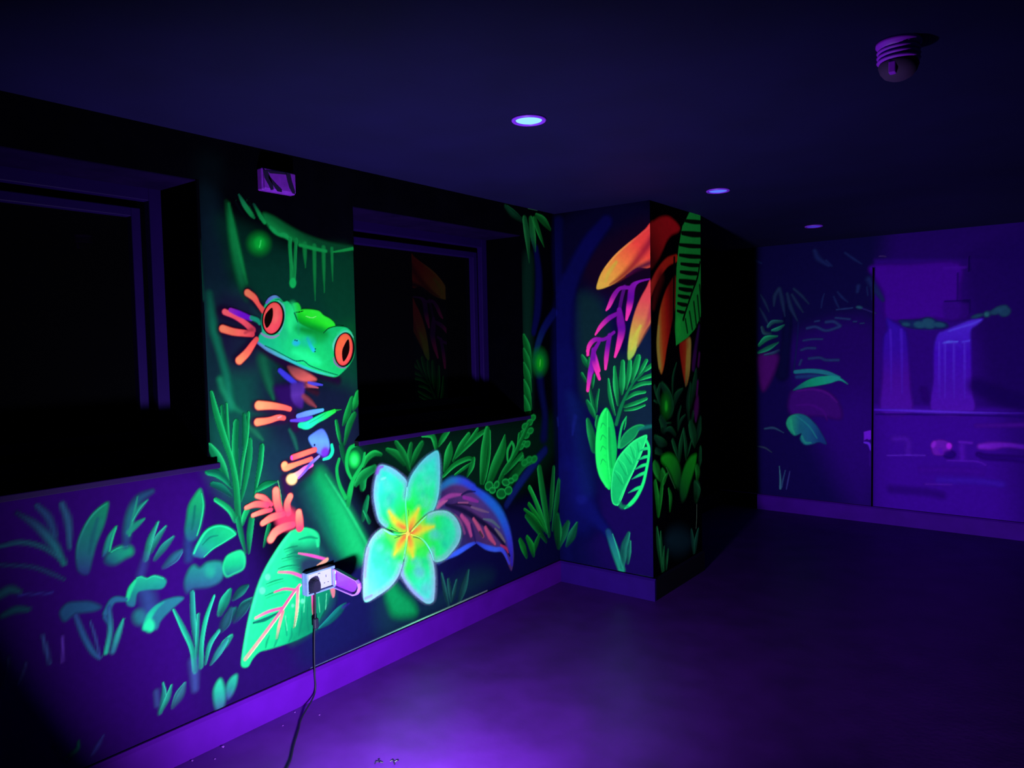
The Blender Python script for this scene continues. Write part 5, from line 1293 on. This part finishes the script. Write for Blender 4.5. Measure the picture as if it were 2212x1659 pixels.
B([(1245, 990), (1190, 1050), (1125, 1110), (1128, 1300), (1135, 1700), (1140, 1950), (735, 1950), (742, 1600), (745, 1300), (785, 1150), (860, 1108), (1000, 1048), (1130, 1000)], (64, 14, 176), 36, 0.97, grad=((950, 1020), (950, 1950), [(72, 34, 205), (60, 10, 180), (66, 14, 170), (74, 16, 170)]))
S([(1225, 1000), (1140, 1040), (1020, 1075), (900, 1115)], [14, 22, 18, 14], (80, 60, 220), 0.9, 0.8)
S([(850, 1235), (900, 1225), (985, 1225)], [16, 20, 12], (84, 84, 230), 0.9, 0.9)
S([(1040, 1225), (1110, 1212)], [16, 14], (78, 56, 220), 0.9, 0.8)
for x in (800, 860, 950, 1060):
    S([(x, 1230), (x, 1450), (x, 1800)], [16, 18, 10], (78, 40, 204), 1.0, [0.8, 0.6, 0.2])
fbsh = Canvas('painted_bush', 'F', 0.009, 0.0014, 2.2, 'low dark teal bush painted between the two waterfalls')
on('P', fbsh)
B([(390, 1005), (560, 1000), (690, 975), (780, 1010), (880, 1040), (860, 1085), (620, 1095), (460, 1070)], (18, 30, 84), 30, 0.95)
for x, y, rx, ry in ((600, 1050, 60, 34), (690, 1020, 60, 36), (800, 1050, 60, 24), (700, 1065, 50, 24), (460, 1045, 40, 18)):
    EL(x, y, rx, ry, (26, 70, 96), 30, 0.85, 5)
fbs2 = Canvas('painted_bush', 'F', 0.009, 0.0014, 2.2, 'teal bush painted beside the lip of the right waterfall')
on('P', fbs2)
for x, y, rx, ry in ((1190, 960, 60, 18), (1290, 940, 36, 30), (1380, 915, 60, 30), (1470, 915, 60, 50), (1430, 880, 70, 24)):
    EL(x, y, rx, ry, (26, 60, 92), 30, 0.85, -15)
EL(1285, 945, 22, 22, (36, 92, 104), 20, 0.8)
wl = Canvas('painted_pool', 'F', 0.009, 0.0016, 2.0, 'violet pool with ripples painted below the waterfalls')
on('Q', wl)
S([(140, 300), (500, 310), (1000, 325), (1622, 335)], [20, 24, 22, 10], [(70, 20, 190), (84, 34, 210), (84, 34, 206), (56, 16, 160)], 0.9, 0.95)
S([(150, 345), (1000, 350), (1622, 370)], [14, 14, 16], (34, 4, 118), 1.0, 0.8)
for pp, w, c, op in (([(330, 590), (460, 600), (470, 740)], 60, (74, 18, 176), 0.7), ([(260, 755), (480, 752), (640, 755)], 14, (88, 30, 200), 0.8), ([(980, 620), (1100, 630)], 26, (92, 22, 196), 0.8), ([(1000, 660), (1010, 780)], 60, (84, 18, 190), 0.7), ([(860, 805), (1150, 815), (1240, 850)], 20, (80, 20, 186), 0.8),
                     ([(600, 900), (900, 900), (1200, 920)], 60, (66, 10, 164), 0.6), ([(640, 1040), (900, 1045)], 18, (80, 22, 176), 0.7), ([(780, 1000), (1150, 1010), (1400, 1040)], 60, (62, 20, 184), 0.6), ([(300, 1090), (650, 1120), (800, 1150)], 70, (42, 4, 122), 0.5),
                     ([(1150, 460), (1622, 450)], 40, (72, 14, 158), 0.6), ([(1150, 60), (1350, 150), (1622, 230)], 130, (26, 3, 92), 0.6), ([(620, 100), (650, 200)], 60, (40, 2, 116), 0.7)):
    S(pp, w, c, 1.0, op)
rk = Canvas('painted_rock', 'F', 0.007, 0.0020, 2.2, 'magenta lit round rock painted in the middle of the pool')
on('Q', rk)
B([(700, 660), (730, 610), (800, 598), (870, 620), (905, 650), (895, 700), (860, 740), (790, 755), (720, 740)], (92, 20, 168), 30, 0.95)
EL(880, 745, 60, 40, (32, 2, 110), 40, 0.9)
EL(876, 660, 26, 30, (165, 28, 226), 24); EL(722, 645, 22, 36, (128, 30, 200), 30, 0.9, 20)
S([(790, 700), (800, 730)], [40, 30], (78, 10, 170), 1.0, 0.8)
rk2 = Canvas('painted_rock', 'F', 0.009, 0.0020, 2.2, 'long magenta rock painted at the right of the pool')
on('Q', rk2)
S([(1190, 665), (1300, 660), (1450, 650), (1700, 680)], [44, 60, 40, 40], [(106, 26, 190), (98, 22, 180), (86, 18, 168), (60, 14, 150)], 0.8)
S([(1170, 745), (1250, 770), (1450, 780), (1700, 800)], [40, 50, 50, 50], (34, 2, 108), 0.9, 0.9)
rk3 = Canvas('painted_rock', 'F', 0.006, 0.0020, 2.2, 'cut off violet rock painted left of the panel joint')
on('Q', rk3)
B([(28, 520), (70, 508), (108, 502), (108, 590), (80, 600), (60, 590), (30, 605)], (92, 20, 190), 12, 1.0, smooth=False)
S([(35, 625), (80, 640), (100, 700)], [14, 20, 16], (84, 30, 200), 0.7)
S([(85, 720), (90, 860)], [20, 20], (48, 10, 130), 1.0, 0.7)
fp = Canvas('painted_palm', 'F', 0.008, 0.0012, 2.2, 'dark navy palm tree painted at the left of the waterfall wall')
on('N', fp)
S([(500, 1000), (490, 1200), (470, 1450), (440, 1700)], [60, 70, 80, 100], (8, 8, 50), 0.8, 0.95)
S([(610, 1150), (590, 1400), (560, 1659)], [10, 14, 16], (20, 22, 84), 1.0, 0.8)
for pp, ww in (([(400, 800), (360, 880), (350, 980)], [26, 34, 14]), ([(410, 800), (440, 940), (465, 1090)], [30, 34, 8]), ([(490, 850), (530, 1000), (600, 1140)], [24, 34, 10]), ([(540, 860), (600, 960), (660, 1050)], [20, 26, 8]), ([(560, 800), (640, 870), (720, 960)], [20, 24, 10]),
               ([(210, 860), (260, 950), (300, 1040)], [10, 22, 8]), ([(200, 1000), (250, 1090), (300, 1190)], [10, 22, 12])):
    S(pp, ww, (24, 38, 76), 0.9, 0.9)
for pp, ww in (([(880, 850), (860, 920), (850, 1000)], [10, 16, 10]), ([(980, 880), (1010, 950), (1040, 1010)], [14, 20, 10]), ([(1020, 830), (1070, 890), (1130, 940)], [14, 22, 8]), ([(780, 400), (820, 480), (930, 560)], [40, 50, 20]), ([(1100, 420), (1200, 490), (1280, 540)], [20, 24, 10]), ([(900, 500), (960, 560)], [20, 16]),
               ([(1240, 770), (1230, 830)], [40, 30]), ([(1380, 800), (1385, 920)], [16, 12]), ([(1330, 780), (1340, 870)], [14, 14]), ([(1350, 700), (1430, 820), (1500, 920)], [60, 60, 30]), ([(150, 500), (220, 530)], [24, 16])):
    S(pp, ww, (24, 34, 92), 1.0, 0.75)
S([(1460, 455), (1530, 460)], [10, 8], (60, 40, 110), 0.9, 0.8)
fl_ = Canvas('painted_leaf', 'F', 0.0065, 0.0016, 2.8, 'green leaf blades painted at the left edge of the waterfall wall')
on('N', fl_)
LEAF([(225, 1200), (250, 1260), (320, 1265)], [16, 22, 12], (26, 52, 72), (30, 60, 80), 0.7)
LEAF([(290, 1200), (340, 1150), (440, 1145)], [18, 24, 14], (24, 70, 80), (26, 84, 88), 0.6)
LEAF([(330, 1240), (390, 1225), (460, 1182)], [12, 24, 8], (20, 96, 86), (24, 110, 90), 0.5)
LEAF([(195, 1395), (270, 1325), (390, 1300)], [18, 34, 8], (16, 100, 76), (22, 130, 88), 0.5)
LEAF([(182, 1470), (290, 1425), (398, 1362)], [14, 28, 8], (16, 92, 74), (20, 112, 84), 0.5)
LEAF([(250, 1500), (340, 1480), (405, 1450)], [10, 18, 16], (32, 50, 92), (36, 60, 96), 0.8)
fl2 = Canvas('painted_moss', 'F', 0.0075, 0.0014, 2.2, 'dim teal mossy ledges painted left of the panel joint')
on('N', fl2)
for pp, w in (([(700, 1215), (790, 1200), (900, 1240), (1040, 1200)], 22), ([(900, 1150), (980, 1145), (1050, 1190)], 24), ([(780, 1145), (830, 1135)], 14), ([(1000, 1105), (1150, 1120)], 16), ([(1190, 1145), (1220, 1145)], 14), ([(1260, 1165), (1300, 1160)], 12), ([(660, 1345), (760, 1330), (860, 1330)], 16),
              ([(640, 1445), (700, 1425), (785, 1425)], 20), ([(720, 1535), (830, 1525), (900, 1550), (1030, 1550)], 22), ([(640, 1550), (620, 1600)], 18), ([(1010, 1020), (1180, 1000)], 12)):
    S(pp, w, (30, 44, 100), 0.8, 0.85)
EL(1250, 995, 34, 14, (30, 70, 100), 20, 0.9, 10)
S([(1280, 1005), (1430, 1060)], [5, 3], (40, 34, 110), 0.8, 0.8)
fl3 = Canvas('painted_leaf', 'F', 0.0055, 0.0018, 2.8, 'bright arched green leaf painted beside the palm trunk on the far wall')
on('O', fl3)
S([(545, 200), (700, 190), (850, 208), (985, 252)], [24, 28, 28, 12], (20, 86, 104), 0.5)
S([(560, 250), (700, 240), (820, 240)], [30, 34, 14], (22, 44, 98), 0.9, 0.8)
B([(522, 384), (600, 320), (700, 268), (820, 243), (960, 243), (1068, 322), (985, 286), (890, 312), (760, 338), (640, 356)], (12, 116, 92), 14, 1.0, grad=((560, 370), (960, 250), [(16, 70, 88), (10, 110, 84), (14, 120, 96), (20, 110, 110)]))
fl4 = Canvas('painted_bush', 'F', 0.009, 0.0014, 2.2, 'round magenta bush painted under the arched leaf')
on('O', fl4)
B([(500, 410), (620, 372), (780, 366), (920, 440), (1000, 560), (990, 670), (800, 640), (500, 620)], (50, 8, 104), 60, 0.9)
S([(560, 390), (720, 372), (860, 410), (960, 500)], [16, 20, 22, 14], (66, 12, 114), 0.9, 0.8)
S([(560, 530), (700, 530), (820, 590), (860, 680)], [16, 20, 20, 12], (58, 8, 112), 0.9, 0.8)
B([(165, 40), (360, 30), (350, 160), (280, 320), (220, 390), (180, 260)], (64, 10, 96), 60, 0.9)
fl5 = Canvas('painted_leaf', 'F', 0.0055, 0.0018, 2.6, 'drooping split teal leaf painted low on the waterfall wall')
on('O', fl5)
B([(455, 720), (480, 650), (560, 618), (650, 636), (740, 716), (800, 800), (856, 918), (780, 900), (710, 920), (640, 925), (592, 870), (604, 812), (540, 834), (490, 790)], (18, 72, 100), 18, 1.0, grad=((480, 760), (800, 800), [(24, 122, 96), (18, 78, 100), (18, 70, 104), (16, 40, 96)]))
S([(560, 640), (680, 740), (760, 860)], [10, 14, 8], (22, 96, 110), 0.8, 0.9)
S([(500, 680), (510, 760), (540, 820)], [20, 22, 10], (26, 130, 100), 0.9, 0.9)
S([(610, 840), (640, 900), (700, 905)], [16, 20, 12], (24, 110, 104), 0.9, 0.9)
fl6 = Canvas('painted_grass', 'F', 0.006, 0.0014, 2.4, 'faint grass tuft painted at the lower left of the waterfall wall')
on('O', fl6)
S([(385, 1140), (395, 1250), (395, 1360)], [6, 12, 16], (44, 84, 112), 0.7)
S([(445, 1180), (420, 1280), (410, 1350)], [8, 12, 8], (32, 52, 100), 0.8)
S([(490, 1190), (470, 1290), (455, 1370)], [8, 12, 8], (40, 40, 110), 0.8)
S([(240, 765), (330, 758), (430, 806)], [14, 18, 4], (30, 52, 88), 0.8)
S([(165, 940), (240, 955), (310, 1000)], [8, 14, 6], (34, 44, 76), 0.8)
dk = Canvas('black_edge_strip', 'F', 0.006, 0.0026, 1.0, 'black strip over the left end of the waterfall mural')
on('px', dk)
B([(1530, 440), (1632, 440), (1635, 760), (1637, 1000), (1640, 1120), (1530, 1120)], (3, 3, 6), 16, 1.0, smooth=False)  # near-black strip laid over the left end of the wall

# ------------------------------------------------------------------ lay the coats of paint on their walls
OWNER = {'L': wall_left, 'PF': wall_pillar, 'PR': wall_pillar, 'F': wall_far}
for pl_ in PLANES:      # every coat lies a hair above the one beneath it
    for k, c in enumerate(sorted([c for c in CANV if c.plane == pl_], key=lambda c: c.lift)):
        c.lift = 0.0006 + 0.00013 * k
for c in CANV:
    if not c.ops: continue
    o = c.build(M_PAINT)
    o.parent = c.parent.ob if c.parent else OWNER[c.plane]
print('paint quads', sum(len(c.ob.data.polygons) for c in CANV if c.ops))

# ================================================================== things
# ---- three recessed downlights in a row
def downlight(x, y, glow, strength, label):
    root = empty('downlight', (x, y, H))
    tag(root, label, 'ceiling light', 'recessed downlights along the ceiling')
    bm = bmesh.new()
    lathe(bm, [(0.047, -0.0005), (0.063, -0.0005), (0.0635, -0.004), (0.060, -0.008), (0.052, -0.008), (0.0485, -0.005), (0.047, -0.0005)], 48)
    obj('bezel', bm, M_BEZEL, root, True)
    bm = bmesh.new()
    lathe(bm, [(0.0, -0.0062), (0.03, -0.0058), (0.0475, -0.004), (0.0475, -0.0008), (0, -0.0008)], 48)
    obj('lens', bm, mat_emit('downlight_lens', glow, strength), root, True)
    return root


downlight(1.056, 2.222, (0.33, 0.84, 1.0), 1.0, 'bright cyan recessed downlight nearest in the ceiling row')
downlight(1.076, 3.945, (0.10, 0.20, 1.0), 1.0, 'pale blue recessed downlight in the middle of the row')
downlight(1.099, 5.690, (0.035, 0.03, 0.50), 1.0, 'dim violet recessed downlight farthest along the ceiling')

# ---- smoke detector on its ribbed base
q = hit(1941, 134, 2, H - 0.055)
root = empty('smoke_detector', (q[0], q[1], H))
tag(root, 'violet ribbed round smoke detector hanging from the ceiling', 'smoke detector')
bm = bmesh.new()
lathe(bm, [(0, 0), (0.058, 0), (0.058, -0.010), (0.053, -0.014), (0.053, -0.020), (0, -0.020)], 40)
obj('base', bm, M_DET, root, True)
for k in range(3):
    bm = bmesh.new()
    z = -0.021 - 0.013 * k
    lathe(bm, [(0.040, z), (0.0535, z - 0.001), (0.0555, z - 0.005), (0.0525, z - 0.009), (0.040, z - 0.010)], 40)
    obj('rib', bm, M_DET, root, True)
bm = bmesh.new()
lathe(bm, [(0.0, -0.018), (0.042, -0.018), (0.042, -0.062), (0, -0.062)], 32)
obj('core', bm, M_DARK, root)
bm = bmesh.new()
lathe(bm, [(0.050, -0.060), (0.0515, -0.066), (0.046, -0.082), (0.036, -0.095), (0.020, -0.103), (0, -0.106)], 40)
obj('dome', bm, mat_plain('smoked_dome', (0.07, 0.03, 0.16), 0.7, 0.1, 0.1, 20), root, True)
bm = bmesh.new()
box(bm, (-0.016, -0.052, -0.096), (0.002, -0.030, -0.064), 0.003)
obj('beacon', bm, M_DET, root)

# ---- wall box with a marked cover, above the frog
SX = 0.05
pc = [hit(*p, 0, SX) for p in ((560, 358), (640, 373), (640, 420), (565, 408))]
ya, yb = 1.792, 1.952
za, zb = 2.187, 2.277
root = empty('emergency_light', (0.0, (ya + yb) / 2, za))
tag(root, 'small violet emergency light box with dark stripes above the frog', 'emergency light')
cy = (ya + yb) / 2
bm = bmesh.new()
box(bm, (0.002, ya - cy, 0), (0.036, yb - cy, zb - za), 0.006, 3)
obj('housing', bm, M_SIGN, root)
bm = bmesh.new()
box(bm, (0.036, ya - cy + 0.005, 0.004), (0.048, yb - cy - 0.005, zb - za - 0.004), 0.005, 3)
cover = obj('cover', bm, M_SIGN, root)


def flat_mark(name, pts_px, xp, mat, parent, loc, th=0.0008):
    """a dark mark given by its outline, laid on the face at x = xp"""
    P = [hit(400 + x / 5.267, 330 + y / 5.267, 0, xp) for x, y in pts_px]
    bm = bmesh.new()
    A = [bm.verts.new((xp - loc[0], p[1] - loc[1], p[2] - loc[2])) for p in P]
    Bv = [bm.verts.new((xp + th - loc[0], p[1] - loc[1], p[2] - loc[2])) for p in P]
    bm.faces.new(Bv); bm.faces.new(A[::-1])
    n = len(P)
    for i in range(n): bm.faces.new((A[i], A[(i + 1) % n], Bv[(i + 1) % n], Bv[i]))
    return obj(name, bm, mat, parent)


for pts in ([(885, 200), (930, 195), (965, 270), (1000, 370), (1005, 420), (975, 425), (945, 360), (905, 290)],
            [(945, 250), (985, 300), (1040, 360), (1100, 420), (1098, 450), (1050, 440), (1018, 395), (975, 330), (950, 290)],
            [(1140, 225), (1195, 235), (1215, 330), (1250, 440), (1248, 470), (1220, 462), (1185, 400), (1165, 330)],
            [(925, 195), (1150, 225), (1150, 250), (960, 232)]):
    flat_mark('dark_stripe', pts, 0.0482, M_DARK, cover, root.location)  # thin dark stripes laid on the cover

# ---- double socket box on the wall with its lid swung open
ys, ye, zs, ze = 1.936, 2.088, 0.476, 0.576
root = empty('wall_socket', (0.0, ys, zs))
tag(root, 'double wall socket in a box with hinged lid swung open', 'wall socket')
L_, T_ = ye - ys, ze - zs
bm = bmesh.new()
box(bm, (0.002, 0, 0), (0.020, L_, T_), 0.004)
for a, b in (((0.019, 0, 0), (0.042, 0.008, T_)), ((0.019, L_ - 0.008, 0), (0.042, L_, T_)), ((0.019, 0.007, 0), (0.042, L_ - 0.007, 0.008)),
             ((0.019, 0.007, T_ - 0.008), (0.042, L_ - 0.007, T_))):
    box(bm, a, b, 0.002)
obj('back_box', bm, M_BACKBOX, root)
bm = bmesh.new()
box(bm, (0.0195, 0.0095, 0.0095), (0.029, L_ - 0.0095, T_ - 0.0095), 0.003, 3)
face = obj('faceplate', bm, M_FACE, root)
for gy in (0.098, 0.118):
    for a, b in (((0.0288, gy, 0.030), (0.0296, gy + 0.006, 0.033)),):
        bm = bmesh.new(); box(bm, a, b); obj('pin_slot', bm, M_DARK, face)
bm = bmesh.new(); box(bm, (0.0288, 0.1085, 0.056), (0.0296, 0.1115, 0.066)); obj('pin_slot', bm, M_DARK, face)
bm = bmesh.new(); box(bm, (0.0288, 0.066, 0.066), (0.034, 0.078, 0.082), 0.002); obj('rocker_switch', bm, M_FACE, face)
# lid: a shallow tray hinged on the right edge, standing straight out from the wall
out = [(0.034, 0.083), (0.05, 0.086), (0.188, 0.060), (0.202, 0.047), (0.205, 0.028), (0.196, 0.006), (0.182, -0.008), (0.165, -0.014), (0.118, -0.010), (0.034, -0.002)]
bm = bmesh.new()
A = [bm.verts.new((x, L_ + 0.004, z)) for x, z in out]
Bv = [bm.verts.new((x, L_ + 0.009, z)) for x, z in out]
bm.faces.new(A); bm.faces.new(Bv[::-1])
for i in range(len(out)): bm.faces.new((A[i], A[(i + 1) % len(out)], Bv[(i + 1) % len(out)], Bv[i]))
lid = obj('lid', bm, M_CLEARLID, root)
bm = bmesh.new()
ctr = (0.118, 0.036)
inn = [(ctr[0] + (x - ctr[0]) * 0.96, ctr[1] + (z - ctr[1]) * 0.86) for x, z in out]
ya_, yb_ = L_ - 0.010, L_ + 0.004
ra = [[bm.verts.new((x, y, z)) for x, z in s] for s, y in ((out, yb_), (out, ya_), (inn, ya_), (inn, yb_))]
n = len(out)
for k in range(4):
    for i in range(n):
        bm.faces.new((ra[k][i], ra[k][(i + 1) % n], ra[(k + 1) % 4][(i + 1) % n], ra[(k + 1) % 4][i]))
obj('lid_rim', bm, M_LIDRIM, lid)
for z0 in (0.012, 0.062):
    bm = bmesh.new()
    tube(bm, [(0.036, L_ + 0.004, z0), (0.036, L_ + 0.004, z0 + 0.018)], 0.005, 10)
    obj('hinge', bm, M_LIDRIM, root)

# ---- plug and cable
root = empty('power_cable', (0.03, ys + 0.035, zs))
tag(root, 'black plug and cable running from the socket across the floor', 'cable')
r0 = root.location
bm = bmesh.new()
prof = [(-0.024, 0.006), (-0.020, 0.0), (0.020, 0.0), (0.024, 0.006), (0.025, 0.034), (0.019, 0.050), (0.009, 0.058), (-0.009, 0.058), (-0.019, 0.050), (-0.025, 0.034)]
A = [bm.verts.new((0.0005, y, z + 0.012)) for y, z in prof]
Bv = [bm.verts.new((0.034, y * 0.86, z * 0.92 + 0.014)) for y, z in prof]
bm.faces.new(A); bm.faces.new(Bv)
for i in range(len(prof)): bm.faces.new((A[i], A[(i + 1) % len(prof)], Bv[(i + 1) % len(prof)], Bv[i]))
bmesh.ops.bevel(bm, geom=list(bm.edges), offset=0.003, segments=2, affect='EDGES')
obj('plug', bm, M_RUBBER, root)
cable_px = [(620, 1659), (628, 1640), (634, 1612), (644, 1578), (652, 1550), (659, 1520)]
fl = [hit(x, y, 2, 0.005) for x, y in cable_px]
wall_pts = [(0.048, 1.971, 0.487), (0.047, 1.971, 0.43), (0.040, 1.972, 0.36), (0.032, 1.972, 0.30), (0.030, 1.969, 0.20), (0.032, 1.966, 0.12), (0.040, 1.955, 0.04)]
LAMP1 = np.array([1.17, 1.32, 0.27])
pts = [np.array(p) for p in wall_pts] + [np.array(p) for p in fl[::-1] if p[0] > 0.045] + \
      [np.array((0.52, 1.40, 0.005)), np.array((0.75, 1.10, 0.005)), np.array((1.10, 0.98, 0.006)), np.array((1.26, 1.08, 0.03)), np.array((1.25, 1.22, 0.22))]
cv = catmull(np.array(pts), 8)
cv[:, 2] = np.maximum(cv[:, 2], 0.004)
bm = bmesh.new()
tube(bm, [Vector(p) - r0 for p in cv], 0.0036, 8)
obj('cord', bm, M_RUBBER, root, True)
bm = bmesh.new()
box(bm, (0.034 - r0[0], 1.961 - r0[1], 0.325 - r0[2]), (0.052 - r0[0], 1.984 - r0[1], 0.372 - r0[2]), 0.006, 3)
obj('cord_block', bm, M_RUBBER, root)  # dark rounded block on the cord


# ---- ultraviolet floods standing on the floor outside the picture
def flood(loc, aim, power, size, label, beam=None):
    loc, aim = Vector(loc), Vector(aim)
    d = (aim - loc).normalized()
    root = empty('ultraviolet_flood_lamp', (loc.x, loc.y, 0))
    tag(root, label, 'flood lamp', 'ultraviolet flood lamps on the floor')
    q = d.to_track_quat('-Z', 'Y').to_matrix().to_4x4()
    M = Matrix.Translation((0, 0, loc.z)) @ q
    w, h = size

    def part(nm, boxes, mat, bev=0.003):
        bm = bmesh.new()
        for a, b in boxes: box(bm, a, b, bev)
        bmesh.ops.transform(bm, matrix=M, verts=bm.verts)
        return obj(nm, bm, mat, root)
    part('housing', [((-w / 2 - .012, -h / 2 - .012, 0.0), (w / 2 + .012, h / 2 + .012, 0.035))], M_LAMPBODY, 0.006)
    part('reflector_panel', [((-w / 2, -h / 2, -0.004), (w / 2, h / 2, 0.002))], mat_emit('uv_panel', (0.5, 0.2, 1.0), 6.0), 0.001)
    for k in range(7):
        x = -w / 2 + w * k / 6
        part('cooling_fin', [((x - .0015, -h / 2, 0.034), (x + .0015, h / 2, 0.055))], M_LAMPBODY, 0)
    bm = bmesh.new()
    s = q.to_3x3() @ Vector((1, 0, 0))
    for sg in (-1, 1):
        p = s * sg * (w / 2 + 0.02)
        tube(bm, [Vector((p.x, p.y, loc.z)), Vector((p.x, p.y, 0.006))], 0.005, 8)
    p = s * (w / 2 + 0.02)
    tube(bm, [Vector((p.x, p.y, 0.006)), Vector((-p.x, -p.y, 0.006))], 0.006, 8)
    obj('stand', bm, M_LAMPBODY, root)
    if beam:
        ld = bpy.data.lights.new('flood_light', 'SPOT')
        ld.spot_size, ld.spot_blend = beam
        ld.shadow_soft_size = 0.05
    else:
        ld = bpy.data.lights.new('flood_light', 'AREA')
        ld.shape = 'RECTANGLE'
        ld.size, ld.size_y = w, h
        ld.spread = math.radians(152)
    ld.energy = power
    ld.color = LAMP_TINT
    lo = bpy.data.objects.new('flood_light', ld)
    COL.objects.link(lo)
    lo.parent = root
    lo.matrix_local = Matrix.Translation(Vector((0, 0, loc.z)) + d * 0.02) @ q
    return root


flood(LAMP1, (0.16, 2.85, 1.12), WALL_LAMP_POWER, (0.15, 0.11), 'black flood lamp on the floor facing the frog wall, fed by the cable')
flood((2.9, 0.75, 0.075), (1.95, YF, 1.0), FAR_LAMP_POWER, (0.08, 0.06), 'black narrow flood lamp on the floor facing the waterfall wall', beam=(math.radians(44), 1.0))

# ---- crumbs of paint on the floor
flk = None
FLK = ['tiny violet paint flake on the floor just left of the cable', 'tiny violet paint flake on the floor just right of the cable',
       'tiny violet paint flake lying a hand left of the cable', 'largest bright violet paint flake beside the left baseboard',
       'tiny violet paint flake nearest the bottom edge left of the cable', 'leftmost violet paint flake at the foot of the baseboard']
for i, (x, y, s) in enumerate(((637, 1539, 1.0), (690, 1545, 0.9), (611, 1568, 0.8), (482, 1614, 1.7), (464, 1640, 0.8), (415, 1644, 1.3))):
    q = hit(x, y, 2, 0.0)
    if flk is None:
        bm = bmesh.new()
        bmesh.ops.create_icosphere(bm, subdivisions=1, radius=1.0)
        for v in bm.verts:
            v.co *= random.uniform(0.75, 1.2); v.co.z = v.co.z * 0.4
        flk = obj('paint_flake', bm, M_PLASTIC)
        o = flk
    else:
        o = flk.copy(); COL.objects.link(o)
    o.location = (q[0], q[1], 0.0016 * s); o.scale = (0.0042 * s,) * 3; o.rotation_euler = (0, 0, i * 1.3)
    tag(o, FLK[i], 'paint flake', 'paint flakes scattered on the floor')
for i, (x, y, lb) in enumerate(((818, 1648, 'dark curled leaf scrap on the floor at the bottom edge, left one'), (852, 1648, 'dark curled leaf scrap on the floor at the bottom edge, right one'))):
    q = hit(x, y, 2, 0.0)
    bm = bmesh.new()
    for k in range(3):
        a = k * 2.1 + i
        tube(bm, [(0, 0, 0.004), (0.010 * math.cos(a), 0.010 * math.sin(a), 0.007), (0.017 * math.cos(a + .4), 0.017 * math.sin(a + .4), 0.003)], 0.0022, 6)
    o = obj('leaf_scrap', bm, M_DARK)
    o.location = (q[0], q[1], 0)
    tag(o, lb, 'leaf scrap', 'leaf scraps on the floor')
